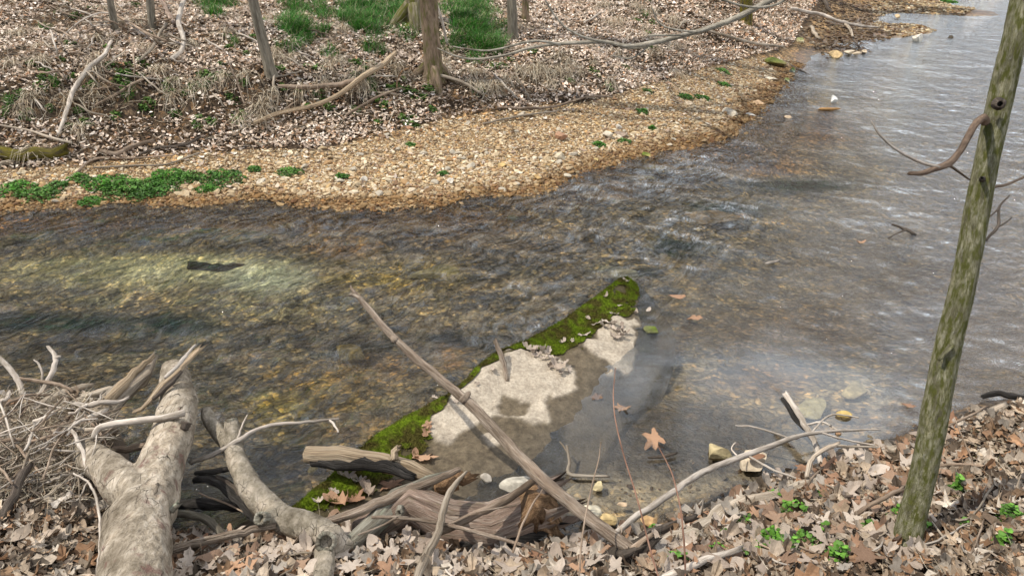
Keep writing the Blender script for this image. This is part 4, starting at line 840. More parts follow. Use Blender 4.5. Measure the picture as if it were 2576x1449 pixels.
branch('lichen_log', 'lichen spotted dark log with a broken hollow end lying in front of the slab', 'log', 'lichen_wood', [(880,1372,.28,22),(930,1330,.27,26),(985,1290,.26,30),(1040,1258,.25,29),(1090,1228,.26,26),(1125,1205,.27,20)], zabs=True, sides=14, rough=.2, kids=[
       ('broken_end', [(1095,1222,.28,24),(1140,1210,.28,20),(1180,1200,.27,14)], 'rot_end', 'jag'), ('knot', [(1010,1278,.32,9),(1003,1290,.36,10)], None, 'hollow')])
branch('stick', 'long pale brown stick lying over the lichen spotted log', 'stick', 'pole_wood', [(775,1325,.30,10),(850,1303,.32,12),(930,1275,.34,13),(1000,1245,.35,13),(1070,1220,.37,11),(1120,1200,.38,9),(1157,1180,.39,7)], zabs=True, sides=10, end='cap')
rl = branch('rotten_log', 'reddish rotten log with crumbling orange end lying at the edge of the near bank', 'log', 'rotten', [(900,1345,.20,34),(960,1322,.21,44),(1060,1306,.22,54),(1160,1294,.23,60),(1260,1286,.23,64),(1345,1282,.23,66)], zabs=True, sides=22, rough=.1, kids=[
       ('underside_shade', [(1120,1355,.13,36),(1220,1348,.13,44),(1330,1340,.13,46)], 'charred', 'jag'),  # shade below the log built as a black piece, borrowing the charred wood
       ('crumbling_end', [(1330,1282,.235,60),(1362,1286,.225,52),(1385,1300,.19,30)], 'rot_end', 'jag'), ('crumbling_end', [(1350,1262,.26,18),(1385,1300,.22,20),(1400,1345,.15,12)], 'rot_end', 'jag'), ('splinter', [(1330,1235,.30,10),(1370,1238,.29,8),(1402,1255,.27,4)], 'rot_end', 'jag'), ('splinter', [(1340,1320,.22,12),(1378,1335,.19,9),(1396,1368,.13,4)], 'rot_end', 'jag')])
branch('stick', 'dark straight branch lying over the rotten red log up to the leaning pole', 'stick', 'brown_twig', [(1090,1348,.34,9),(1150,1320,.36,10.5),(1220,1285,.39,10),(1290,1245,.41,9.5),(1350,1203,.44,8)], zabs=True, sides=9)
branch('stick', 'grey splintered stick standing up from the leaves in front of the rotten log', 'stick', 'drift', [(1035,1475,.42,12),(1065,1410,.41,11),(1095,1345,.41,10.5),(1115,1295,.41,10),(1130,1250,.42,9),(1150,1215,.44,7),(1172,1188,.46,3)], zabs=True, sides=9, rough=.25)
branch('twig', 'long thin forked twig lying in front of the rotten log', 'twig', 'pole_wood', [(935,1300,.36,4),(1000,1300,.37,5),(1080,1310,.38,5.5),(1150,1325,.38,5.5),(1230,1345,.38,5),(1310,1368,.37,4.5),(1380,1395,.36,3)], zabs=True, sides=7, end='cap', kids=[
       ('side_twig', [(1000,1300,.37,3.5),(960,1320,.37,3),(900,1345,.36,2)]), ('side_twig', [(1130,1318,.385,3.5),(1200,1290,.42,3.2),(1300,1270,.44,2.5)])])
branch('stump', 'weathered fibrous stump end poking from the leaves at the foot of the leaning pole', 'stump', 'dark_wood', [(1500,1440,.30,30),(1555,1410,.32,30),(1600,1380,.36,26),(1640,1355,.40,14)], zabs=True, sides=14, rough=.35, kids=[('splinter', [(1590,1385,.38,10),(1640,1345,.44,5)], 'brown_twig', 'jag'), ('splinter', [(1560,1400,.38,12),(1620,1370,.40,5)], 'dark_wood', 'jag')])
branch('long_branch', 'long thin pale branch reaching from the near bank over the muddy shallows', 'branch', 'pale_twig', [(1510,1365,.22,7),(1560,1330,.21,8),(1600,1300,.20,9),(1650,1270,.20,9),(1700,1235,.20,9),(1745,1200,.20,8.5),(1800,1172,.20,8),(1870,1148,.20,7.5),(1950,1120,.20,6.5),(2010,1097,.20,5.5),(2060,1088,.20,4.5),(2130,1083,.19,3.5),(2210,1080,.18,2)], zabs=True, sides=8, end='cap', n=60, kids=[
       ('side_twig', [(2060,1088,.20,3),(2120,1105,.19,2.5),(2200,1120,.18,2)]), ('side_twig', [(1990,1103,.20,3),(1900,1075,.21,2.5),(1850,1070,.21,1.5)]), ('side_twig', [(1880,1145,.2,3),(1940,1180,.19,3),(2040,1215,.18,2)]), ('side_twig', [(2040,1090,.2,3),(2090,1045,.2,2.5),(2160,1050,.2,2)]), ('side_twig', [(1860,1150,.2,2),(1840,1128,.22,1.6),(1850,1112,.23,1.2)])])
branch('stick', 'black and white stick standing out of the water beside the submerged yellow rock', 'stick', 'pale_twig', [(2075,1188,.05,5),(2062,1145,.07,7),(2050,1110,.10,7),(2035,1080,.13,8),(2010,1040,.15,8),(1976,992,.18,7)], zabs=True, sides=8, kids=[('shaded_or_charred_side', [(1968,1003,.15,6),(1998,1045,.13,8),(2025,1078,.11,6)], 'charred', 'jag'), ('side_twig', [(2030,1068,.13,3),(2070,1062,.13,3),(2120,1090,.12,2)])])
branch('stick', 'forked grey twig poking from the leaves right of the cream rock', 'stick', 'drift', [(2030,1200,.22,6),(2042,1160,.24,6),(2070,1135,.25,6),(2110,1115,.25,5)], zabs=True, sides=7, kids=[('side_twig', [(2095,1120,.25,4),(2150,1122,.24,3.5),(2210,1125,.22,2)])])
branch('driftwood_plank', 'weathered grey board lying at the waterline behind the mossy tree trunk', 'driftwood', 'drift', [(2240,1132,.16,13),(2330,1108,.14,14),(2400,1080,.13,14),(2470,1048,.13,13),(2532,1018,.14,9)], zabs=True, sides=9, rough=.2, flat=.4, kids=[('splinter', [(2370,1078,.20,4),(2440,1045,.20,3),(2480,1022,.21,2)], 'brown_twig', 'jag')])
branch('dark_driftwood', 'small curled black driftwood in the water at the right edge', 'driftwood', 'charred', [(2470,998,.03,5),(2510,990,.05,8),(2540,996,.05,8),(2576,1000,.04,6)], zabs=True, sides=8, rough=.3)
branch('log', 'grey half buried log along the waterline under the leaves of the near bank', 'log', 'drift', [(1640,1400,.20,16),(1720,1355,.19,20),(1790,1310,.18,20),(1850,1270,.17,18),(1960,1245,.16,16),(2060,1215,.15,14),(2170,1185,.14,10)], zabs=True, sides=12, rough=.2)
branch('stick', 'dark broken root in the mud left of the half buried log', 'stick', 'dark_wood', [(1580,1378,.2,12),(1640,1340,.2,12),(1690,1315,.2,9),(1750,1300,.19,6)], zabs=True, sides=9, rough=.3)
branch('stick', 'pale stick lying in the leaves at the bottom edge among green plants', 'stick', 'pale_twig', [(1640,1475,.50,10),(1700,1440,.50,10.5),(1770,1410,.48,10),(1860,1380,.46,8)], zabs=True, sides=9)
branch('stick', 'dark thin branch leaning from the leaves toward the base of the mossy tree', 'stick', 'brown_twig', [(2100,1330,.30,6),(2160,1290,.36,6),(2220,1255,.42,6),(2270,1228,.47,5)], zabs=True, sides=7)
branch('stick', 'grey crooked stick in front of the base of the mossy tree', 'stick', 'drift', [(2180,1420,.46,5),(2230,1385,.48,6),(2290,1388,.48,6),(2340,1405,.47,5)], zabs=True, sides=7)
branch('twig', 'long dark twig arching right from behind the mossy tree', 'twig', 'brown_twig', [(2340,1175,.30,4),(2420,1170,.32,4),(2500,1180,.34,3.5),(2590,1220,.36,3)], zabs=True, sides=6, kids=[('side_twig', [(2450,1172,.33,2.5),(2430,1120,.38,2),(2400,1050,.46,1.5)])])
branch('twig', 'small Y shaped twig lying on the wet mud of the shallows', 'twig', 'drift', [(1425,1120,.10,3),(1432,1160,.05,4),(1430,1190,.03,5),(1470,1197,.02,5),(1530,1198,.02,3)], zabs=True, sides=6, kids=[('side_twig', [(1430,1140,.07,2.5),(1415,1120,.09,2),(1408,1110,.1,1.5)])])
branch('twig', 'tiny dark twig floating above the orange leaf in the shallows', 'twig', 'dark_wood', [(1630,1150,.02,3),(1670,1147,.02,4),(1700,1140,.02,3)], zabs=True, sides=6)
branch('twig', 'white tipped twig beside the long flat white rock', 'twig', 'pale_twig', [(1300,1155,.12,4),(1320,1180,.09,4.5),(1340,1205,.07,4)], zabs=True, sides=6)
branch('twig', 'dark forked twig sticking out of the open water of the pool', 'twig', 'dark_wood', [(2244,565,.09,3),(2275,575,.05,4),(2300,590,.0,4)], zabs=True, sides=6, kids=[('side_twig', [(2282,578,.04,2.5),(2255,588,.03,2),(2235,600,.0,1.5)])])
branch('twig', 'dark crooked twig with hanging bits standing in the water right of the mossy tree', 'twig', 'dark_wood', [(2480,605,.0,4),(2508,572,.10,4),(2512,545,.16,3.5),(2515,520,.22,3),(2538,493,.28,2)], zabs=True, sides=6, kids=[('side_twig', [(2512,525,.21,2.5),(2495,540,.18,2),(2480,552,.15,1.5)]), ('side_twig', [(2508,572,.1,2.5),(2530,560,.12,2),(2545,548,.14,1.5)]), ('side_twig', [(2482,604,0,5),(2470,598,.02,4),(2462,590,.03,3)])])
branch('twig', 'small white stick floating upright in the pool with a leaf behind', 'twig', 'pale_twig', [(1960,655,.0,3),(1935,662,.03,4),(1925,664,.04,2)], zabs=True, sides=6)
branch('sunken_log', 'short dark sunken log lying on the bright sandy bed of the creek', 'log', 'dark_wood', [(475,668,-.245,10),(520,672,-.245,12),(565,678,-.25,11),(610,672,-.27,7)], zabs=True, sides=9, rough=.3)
# red stems standing up from the near bank
for lab, pts in [('thin red upright stem, leftmost of three, in front of the muddy shallows', [(1668,1480,.5,4),(1640,1400,.58,4),(1605,1260,.70,3.5),(1560,1110,.82,3),(1543,1010,.92,2.5),(1548,925,1.0,1.5)]),
                 ('thin red upright stem, middle of three, crossing below the floating orange leaf', [(1725,1480,.5,4),(1722,1380,.58,4),(1712,1280,.66,3.5),(1690,1190,.74,3),(1655,1120,.80,2)]),
                 ('thin brown upright twig rising past the foot of the leaning pole', [(1455,1470,.45,4),(1462,1370,.55,4),(1480,1260,.65,3.5),(1505,1160,.75,2.5),(1512,1110,.8,1.5)]),
                 ('thin pale upright twig beside the crumbling end of the rotten log', [(1290,1390,.38,5),(1310,1330,.44,5),(1345,1260,.5,4),(1365,1230,.53,2.5)])]:
    pts = [(a_, b_, c_, d_*.62) for a_, b_, c_, d_ in pts]
    branch('stem', lab, 'stem', 'red_stem' if 'red' in lab else 'brown_twig', pts, zabs=True, sides=6, end='cap', n=24)
# bleached twigs standing out of the debris pile
branch('twig', 'white smooth curved twig at the left edge above the debris pile', 'twig', 'pale_twig', [(-30,885,.46,6),(0,905,.45,7),(30,940,.42,7),(48,975,.38,7),(55,1005,.34,6)], zabs=True, sides=8)
branch('twig', 'forked white twig standing up above the debris pile, second from the left edge', 'twig', 'pale_twig', [(100,1000,.35,7),(120,960,.40,7),(138,925,.44,6.5),(140,900,.47,6),(122,873,.5,4)], zabs=True, sides=8, kids=[('side_twig', [(139,902,.47,5),(147,898,.48,4),(152,896,.48,3)]), ('side_twig', [(103,985,.36,3.5),(105,940,.42,3),(98,920,.44,3),(85,905,.46,2)])])
branch('twig', 'dark horizontal twig lying on top of the debris pile', 'twig', 'brown_twig', [(45,952,.40,4),(110,962,.41,5),(160,970,.41,5),(185,985,.4,4)], zabs=True, sides=7)
branch('twig', 'thin white twig crossing the lower left leaves beside the thick log', 'twig', 'pale_twig', [(185,1190,.50,2.5),(225,1215,.5,3),(245,1260,.52,3.5),(250,1330,.54,3.5),(245,1400,.56,3),(243,1449,.57,2.5)], zabs=True, sides=6, wob=1.2)
branch('stick', 'dark grey stick at the left edge in front of the debris pile', 'stick', 'dark_wood', [(-10,1330,.45,11),(25,1260,.46,12),(55,1200,.47,11),(75,1165,.46,8)], zabs=True, sides=8)
branch('stick', 'grey weathered pole lying in the back of the debris pile', 'stick', 'drift', [(120,1060,.34,9),(190,1010,.36,11),(260,985,.37,9),(310,975,.36,6)], zabs=True, sides=9, rough=.2)
branch('stick', 'second grey weathered pole in the debris, just behind the first', 'stick', 'drift', [(60,1040,.33,9),(130,1000,.36,12),(200,975,.38,8),(235,968,.38,4)], zabs=True, sides=9, rough=.2)

# debris pile of twigs
rs = np.random.RandomState(44); PILE = [(-60,1000),(60,990),(150,985),(235,990),(262,1010),(300,1050),(290,1090),(240,1130),(210,1180),(215,1260),(150,1290),(60,1250),(-60,1300)]
cnt = 0
while cnt < 150:
    a, b = rs.uniform(-40, 330), rs.uniform(955, 1300)
    if not inpoly([a], [b], PILE)[0]: continue
    an = rs.choice([rs.normal(-.45,.35), rs.uniform(-1.5,1.5)], p=[.7,.3]); L = rs.uniform(40, 150); zz = .30+.14*math.exp(-((b-1080)/120)**2)+rs.uniform(0,.09); rr = rs.choice([1.3,1.9,2.8,4,6], p=[.34,.3,.2,.11,.05]); dx_, dy_ = math.cos(an)*L/2, math.sin(an)*L/2
    k = rs.choice(['pale_twig','drift','brown_twig'], p=[.4,.35,.25]); bn = rs.uniform(-10, 10); cnt += 1
    nm_ = {'pale_twig':('bleached twig jumbled in the debris pile behind the forked log','bleached twigs of the debris pile'),'drift':('grey driftwood stick jumbled in the debris pile behind the forked log','grey sticks of the debris pile'),'brown_twig':('brown twig jumbled in the debris pile behind the forked log','brown twigs of the debris pile')}[k]
    branch('twig', nm_[0], 'twig', k, [(a-dx_, b-dy_, zz+rs.uniform(-.04,.04), rr*.8), (a+bn*.6, b+bn, zz+.015, rr), (a+dx_, b+dy_, zz+rs.uniform(-.04,.04), rr*.6)], zabs=True, sides=6, group=nm_[1], wob=1.5, n=10)
def strips(cen, n, length, width, spread, rs, cols, droop=.5, up=(0,0,1), segs=3, tilt=.6):
    """n narrow bent blades growing from around cen (n,3)"""
    th = rs.uniform(0, 2*math.pi, n); L = rs.uniform(.6, 1.1, n)*length; d = np.stack([np.cos(th), np.sin(th)], -1); tl = np.abs(rs.randn(n))*tilt
    side = np.stack([-d[:,1], d[:,0], 0*th], -1)*width*.5; V = []
    for k in range(segs+1):
        s_ = k/segs; a_ = tl + droop*s_*1.2; h_ = L*s_*np.cos(np.minimum(a_, 2.2)); o_ = L*s_*np.sin(np.minimum(a_, 2.2)); p = cen + np.stack([d[:,0]*o_, d[:,1]*o_, h_], -1); wv_ = side*(1-.85*s_)
        V += [p-wv_, p+wv_]
    V = np.stack(V, 1); m = 2*(segs+1); F_ = np.array([(2*k, 2*k+1, 2*k+3, 2*k+2) for k in range(segs)]); F_ = F_[None]+(np.arange(n)*m)[:,None,None]
    return V.reshape(-1,3), F_.reshape(-1,4), np.repeat(cols, m, 0)
STRAW = np.array([(.52,.44,.32),(.42,.34,.24),(.60,.54,.42),(.30,.23,.15)])
# straw and fibres matted through the pile, flat lying
def straw(poly, dens, xr, yr, seed, zoff, L, wd, lab, cmul=1, polyz=None):
    X, Y, Z = sample_region(poly, dens, xr, yr, seed, zp=.36 if polyz else None); rs = np.random.RandomState(seed); n = len(X)
    if polyz is not None:
        Z = np.maximum(Z, polyz) if not callable(polyz) else polyz(X, Y, Z)
    c_ = np.c_[X, Y, Z+rs.uniform(0, zoff, n)]; V, F, cc = strips(c_, n, L, wd, 0, rs, STRAW[rs.randint(0,4,n)]*rs.uniform(.6,1.1,(n,1))*cmul, droop=.3, tilt=0.2)
    # lay the blades down
    V = V.reshape(n, -1, 3); V = c_[:,None] + np.einsum('nij,nkj->nki', rotmats(n, rs, .25) @ np.array([[0,0,1.],[0,1,0],[-1,0,0]])[None], V-c_[:,None])
    tag(obj('dead_grass', V.reshape(-1,3), F, 'straw', cols=cc, smooth=False, origin=(0,0,0)), lab, 'dead grass', kind='stuff')
straw(PILE, 5500, (-4.3, -1.3), (2.6, 5.2), 51, .13, .13, .004, 'matted straw and plant fibre filling the debris pile', 1.0, lambda X, Y, Z: np.maximum(Z, .22+.12*fbm(X*3, Y*3, 5, 3)))
straw(NEARL, 330, (-4.5, 5), (1.4, 6), 52, .07, .16, .003, 'scattered dry grass stalks over the near bank leaves', .9)
straw(FARL, 130, (-12, 14), (9, 26), 53, .06, .34, .008, 'fallen dry grass stalks over the far slope', .95)
# pile mat underneath so the mound is solid
xs_ = np.linspace(-4.6, -1.2, 160); ys_ = np.linspace(2.7, 5.3, 130); MX, MY = np.meshgrid(xs_, ys_); a, b = project(MX, MY, MX*0+.3)
hm = fbm(MX*5, MY*5, 87, 4); edge = inpoly(a+(hm-.5)*30, b+(hm-.5)*20, PILE)*1.0
for _ in range(10): edge[1:-1,1:-1] = (edge[1:-1,1:-1]+edge[2:,1:-1]+edge[:-2,1:-1]+edge[1:-1,2:]+edge[1:-1,:-2])/5
MZ = -.25 + (.25+.26+.10*hm)*sm(edge, .1, .75); idx = np.arange(MX.size).reshape(MX.shape); F = np.stack([idx[:-1,:-1], idx[:-1,1:], idx[1:,1:], idx[1:,:-1]], -1).reshape(-1,4); kf = (edge[:-1,:-1] > .06).reshape(-1)
cc = np.array((.11,.08,.055))*(.5+hm.reshape(-1,1)); tag(obj('debris_mat', np.stack([MX,MY,MZ],-1).reshape(-1,3), F[kf], 'leaf_litter', cols=cc, origin=(0,0,0)), 'packed dark debris under the twigs of the pile by the forked log', 'debris', kind='stuff')
# leaves mixed in the pile
X, Y, Z = sample_region(PILE, 420, (-4.3,-1.3), (2.6,5.2), 54, zp=.36); n = len(X); rs = np.random.RandomState(54); pz = np.maximum(Z, .27)
V, F, CC_ = instance(MIDP, np.c_[X, Y, pz+rs.uniform(.02,.12,n)], rs.uniform(.05,.09,n), rotmats(n, rs, .5), palette(n, rs, [4,4,4,3,2,2,2,2,3,1])*rs.uniform(.6,1,(n,1)), 5)
tag(obj('leaf_litter', V, F, 'leaf_litter', cols=CC_, smooth=False, origin=(0,0,0)), 'small pale leaf scraps caught in the debris pile', 'leaf litter', kind='stuff')

# ================================================================== leaves on the slab, in the water
rs = np.random.RandomState(61)
def lf(a, b, kind, mat, size, label, group=None, z=None, tilt=.18, cat='leaf'):
    w_ = PS(a, b, .012) if z is None else at_z(a, b, z); w_ = np.array(w_); w_[2] += size*.06
    put_leaf(tuple(w_), kind, mat, size, label, cat, group, tilt, rs)
lf(1647,1105,'maple','leaf_orange',.17,'large orange lobed leaf floating in the shallows left of the dark reflection',z=.004)
lf(1750,803,'maple','leaf_orange',.15,'bright orange star shaped leaf floating just past the right tip of the slab',z=.004,tilt=.05)
lf(1702,748,'oval','leaf_orange',.15,'dull pink orange leaf floating above the bright orange star leaf',z=.004,tilt=.05)
lf(2496,598,'maple','leaf_orange',.01,'') if False else None
lf(2165,612,'oval','leaf_orange',.10,'tiny orange leaf floating far out in the pool',z=.004,tilt=.05)
lf(2285,1022,'maple','leaf_orange',.10,'small pink leaf floating near the trunk of the mossy tree',z=.004,tilt=.05)
lf(1500,1002,'maple','leaf_brown',.12,'dull reddish leaf sunk in the film of water, leftmost of the sunk leaves',z=-.01,tilt=.05)
lf(1565,1028,'maple','leaf_brown',.11,'dull purple leaf sunk in the film of water, right of the reddish one',z=-.01,tilt=.05)
lf(1075,1068,'maple','leaf_orange',.085,'upper leaf of the tan pair on the green moss near the slab corner')
lf(1072,1086,'oak','leaf_orange',.10,'lower leaf of the tan pair on the green moss near the slab corner')
lf(1065,1155,'maple','leaf_orange',.17,'big tan lobed leaf at the end of the short broken log')
lf(1045,1148,'oval','leaf_orange',.09,'small round tan leaf left of the big one at the broken log')
lf(985,1222,'maple','leaf_orange',.16,'big tan lobed leaf between the broken log and the long pale stick')
lf(868,1200,'oak','leaf_pale',.11,'whitish curled leaf on the lower moss just under the broken log')
lf(905,1210,'oak','leaf_pale',.09,'small whitish leaf right of the curled one under the broken log')
lf(860,1265,'oak','leaf_orange',.15,'large tan oak leaf on the lowest moss of the slab')
lf(895,1258,'maple','leaf_orange',.13,'tan leaf overlapping the large oak leaf on the lowest moss')
lf(930,1240,'oak','leaf_pale',.12,'pale toothed leaf above the long pale stick on the slab')
lf(935,1112,'oval','leaf_pale',.05,'small white curled leaf at the mossy tip behind the broken log')
for a, b, s_ in [(1330,878,.10),(1345,885,.09),(1362,882,.1),(1375,890,.08),(1352,893,.07),(1392,908,.1),(1402,925,.11),(1420,915,.09),(1385,920,.08),(1432,930,.07),(1412,938,.06),(1368,902,.06)]:
    lf(a, b, 'oak', 'leaf_pale', s_, 'pale dry leaf in the cluster on the middle of the rock slab', 'pale leaves clustered on the middle of the slab', tilt=.3)
for a, b, s_ in [(1520,822,.12),(1533,812,.12),(1548,832,.1),(1560,845,.09),(1543,850,.09),(1500,815,.07),(1572,838,.07),(1565,820,.06)]:
    lf(a, b, 'oak', 'leaf_pale', s_, 'pale dry leaf in the cluster on the cream patch at the slab tip', 'pale leaves clustered at the tip of the slab', tilt=.3)
for a, b, s_ in [(1470,843,.09),(1415,862,.05),(1440,858,.05),(1525,745,.06),(1545,790,.06),(1575,708,.06),(1600,788,.07),(1632,780,.07),(1480,800,.05),(1560,770,.04),(1150,1010,.04),(1095,1000,.04),(840,1235,.05),(800,1262,.05),(1240,930,.05),(1200,965,.04)]:
    lf(a, b, rs.choice(['oak','oval']), 'leaf_pale', s_*1.15, 'small pale leaf scrap resting on the green moss of the slab', 'small leaf scraps on the moss of the slab')
lf(1900,1150,'oval','leaf_orange',.11,'pink tan curled leaf lying on the cream rock of the near bank',z=.12,tilt=.5)

# ================================================================== green plants
def weed(a, b, rpx, label, group=None, z=None, n=None, hgt=.05, leaf=.016, colr=(.055,.15,.018), seed=1, name='green_weed'):
    w_ = P(a, b); r = rpx*depth(w_)/FPX; rs = np.random.RandomState(seed); n = n or int(min(1400, 90+2600*r*r*5))
    q = rs.uniform(0, 6.28, n); rr = r*rs.rand(n)**.62*(.6+.75*vnoise(np.cos(q)*2+seed, np.sin(q)*2, seed)); X = w_[0]+rr*np.cos(q)*1.35; Y = w_[1]+rr*np.sin(q)
    hz_ = hgt*(1-.7*(rr/r)**2)*rs.uniform(.3,1,n)*(.4+1.1*vnoise(X*14, Y*14, seed+2)); p = np.c_[X, Y, ground(X, Y)+hz_+.005]
    an = np.arange(6)/6*6.28; pv = np.c_[np.cos(an)*.5, np.sin(an)*.42, .12*np.cos(an*2)]; pf = np.array([(0,1,2,3),(0,3,4,5)])
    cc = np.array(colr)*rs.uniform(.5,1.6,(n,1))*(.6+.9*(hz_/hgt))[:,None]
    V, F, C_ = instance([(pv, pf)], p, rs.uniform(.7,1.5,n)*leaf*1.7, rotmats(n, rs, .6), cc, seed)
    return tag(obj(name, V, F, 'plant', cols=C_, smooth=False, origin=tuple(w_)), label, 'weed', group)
WE = [(40,482,40,'leafy green weed patch at the far left edge of the gravel bar'),(105,492,40,'sparse green weed patch second from the left edge of the gravel bar'),(150,470,26,'small weed patch above the gap left of the big green patch'),
      (275,470,48,'left lobe of the big green weed patch on the lower gravel'),(330,480,55,'middle lobe of the big green weed patch on the lower gravel'),(385,485,45,'lower lobe of the big green weed patch, nearest the water'),(425,455,48,'right lobe of the big green weed patch on the lower gravel'),(470,448,30,'right tip of the big green weed patch'),
      (558,452,44,'green weed patch right of the big one'),(522,478,22,'small dark green weed tuft below the patch right of the big one'),(730,437,26,'low green weed patch above the white stones'),(860,448,16,'small weed at the lower gravel left of centre'),
      (1507,366,16,'bright green weed right of the red brown rock on the gravel bar'),(1573,358,13,'bright green weed beside the dark flat stone'),(1725,247,17,'green weed left of the pair on the right gravel bar'),(1765,248,17,'green weed right of the pair on the right gravel bar'),
      (1820,183,14,'green weed at the top right of the gravel bar'),(1615,283,14,'green weed in the middle right of the gravel bar'),(1820,215,14,'green weed low on the right gravel bar'),(1035,367,10,'small green weed in the open left gravel'),(1115,440,10,'small pale green weed near the white pointed stone'),(1640,325,8,'tiny green weed above the waterline at right'),
      (200,452,22,'thin weeds above the left gap of the gravel bar'),(640,430,14,'small weed above the patch right of the big one'),(230,510,24,'weed patch at the waterline below the big green patch'),(2090,12,0,'')]
for i, (a, b, r_, lab) in enumerate(WE):
    if r_: weed(a, b, r_, lab, seed=(307 if i == 4 else 300+i), hgt=.03+.0012*r_, leaf=.0155, colr=[(.055,.15,.018),(.075,.16,.03),(.05,.125,.02)][i % 3])
weed(2390,8,22,'bright green weed on the far gravel spit', seed=340, leaf=.05)
# broad leaved little plants among the near leaves
rs = np.random.RandomState(81)
NP_ = [(1960,1395,46),(2010,1380,40),(1925,1375,36),(2050,1350,30),(1890,1400,28),(1985,1300,30),(1950,1262,26),(1800,1400,24),(1700,1425,22),(2320,1350,20),(2530,1310,28),(2510,1380,16),(2100,1420,28),(1770,1345,22),(2250,1310,18),(2420,1330,14),(1830,1360,20),(1640,1355,14),(2060,1260,16),(2180,1340,18),(2400,1240,14),(1870,1330,18)]
for i, (a, b, r_) in enumerate(NP_):
    weed(a, b, r_, 'small sprawling green plant with round leaves among the near bank leaves', 'small green plants among the near leaves', seed=400+i, hgt=.10, leaf=.016, colr=(.075,.17,.022), n=int(14+r_*2.2), name='small_plant')
def grass(a, b, rpx, label, group, n, L, wd, cols, seed, droop=.5, tilt=.35, name='grass_tuft', cat='grass', zo=0, w_=None):
    w_ = P(a, b) if w_ is None else w_; r = rpx*depth(w_)/FPX; rs = np.random.RandomState(seed); q = rs.uniform(0, 6.28, n); rr = r*np.sqrt(rs.rand(n)); X = w_[0]+rr*np.cos(q); Y = w_[1]+rr*np.sin(q)*1.3
    cols = np.array(cols); cc = cols[rs.randint(0, len(cols), n)]*rs.uniform(.55,1.35,(n,1)); V, F, C_ = strips(np.c_[X, Y, ground(X, Y)+zo], n, L, wd, 0, rs, cc, droop, tilt=tilt)
    return tag(obj(name, V, F, 'plant' if 'grass_tuft' == name else 'straw', cols=C_, smooth=False, origin=tuple(w_)), label, cat, group)
GG = [(.04,.17,.016),(.06,.22,.025),(.03,.11,.014),(.10,.26,.04),(.05,.19,.02),(.28,.27,.14)]
zones = [(760,50,48,60,12,'around the left of the two middle trees'),(885,30,30,42,7,'around the left of the two middle trees'),(935,55,52,42,12,'around the left of the two middle trees'),(1000,35,26,50,6,'around the left of the two middle trees'),(1175,30,52,42,12,'right of the middle tree'),(1200,90,45,40,9,'right of the middle tree'),(1150,70,26,40,4,'right of the middle tree'),(1240,120,36,18,4,'right of the middle tree'),(550,22,28,18,4,'near the top edge left of the middle')]
rs = np.random.RandomState(91); q_ = 0
for cx_, cy_, rx, ry, n, where in zones:
    for _ in range(int(n*2.6)):
        a, b = cx_+rs.randn()*rx*.62, cy_+rs.randn()*ry*.62; q_ += 1
        if b < -20: continue
        grass(a, b, rs.uniform(16, 30), 'bright green grass tuft on the far slope '+where, 'green grass tufts '+where, 110, rs.uniform(.14,.30), .012, GG, 900+q_, .5, .35)
for k, (a, b, s_) in enumerate([(320,238,15),(114,78,12),(590,108,12),(935,215,12),(705,120,10),(1620,40,12),(1085,130,9),(660,60,10),(140,215,8),(960,130,12),(1000,85,14),(915,20,12),(25,260,8)]):
    grass(a, b, s_, 'lone green grass tuft standing apart from the big patches on the far slope', 'lone green grass tufts on the far slope', 70, .17, .009, GG, 1200+k, .5, .5)
rs = np.random.RandomState(92)
for k, (a, b) in enumerate([(740,150),(830,165),(850,160),(660,270),(690,250),(900,215),(1270,200),(1330,190),(1380,195),(1180,215),(1240,215),(1420,160),(1560,150),(1650,140),(1690,120),(1480,120),(1350,170),(1300,180),(80,250),(170,260),(240,170),(60,290),(520,215),(560,205),(430,250),(600,300),(660,300),(250,240),(90,390),(1700,60),(1650,30),(1600,20),(1560,60),(980,170),(760,240),(1210,185),(1125,180),(1450,180),(700,165),(610,200),(350,60),(200,330)]+[(RS.uniform(0,1750), RS.uniform(10,230)) for _ in range(55)]):
    grass(a+rs.randn()*5, b+rs.randn()*5, 13, 'bleached dry grass tuft drooping over the far bank', 'bleached grass tufts drooping over the far bank', 75, rs.uniform(.24,.42), .008, STRAW, 1300+k, 1.5, .5, 'dry_grass_tuft', 'dry grass', zo=.02)
for k in range(120):
    a, b = (rs.uniform(0, 1700), rs.uniform(0, 240)) if k < 60 else (rs.uniform(0, 1100), rs.uniform(150, 320))
    weed(a, b, rs.uniform(7, 16), 'sparse low green sprigs among the pale leaves of the far slope', 'sparse green sprigs on the far slope', seed=(1577 if k == 30 else 1500+k), hgt=.05, leaf=.022, colr=(.06,.115,.02), n=48, name='green_sprig')
for k, (a, b) in enumerate([(2310,1200),(2350,1180),(2440,1140),(2500,1160),(2300,1260),(2120,1290),(2480,1095),(2420,1260),(2560,1200)]):
    grass(a, b, 12, 'thin green grass blades sprouting in the leaves near the mossy tree', 'thin grass blades near the mossy tree', 16, .11, .0035, [(.08,.17,.03),(.30,.27,.13)], 1600+k, .9, .5)

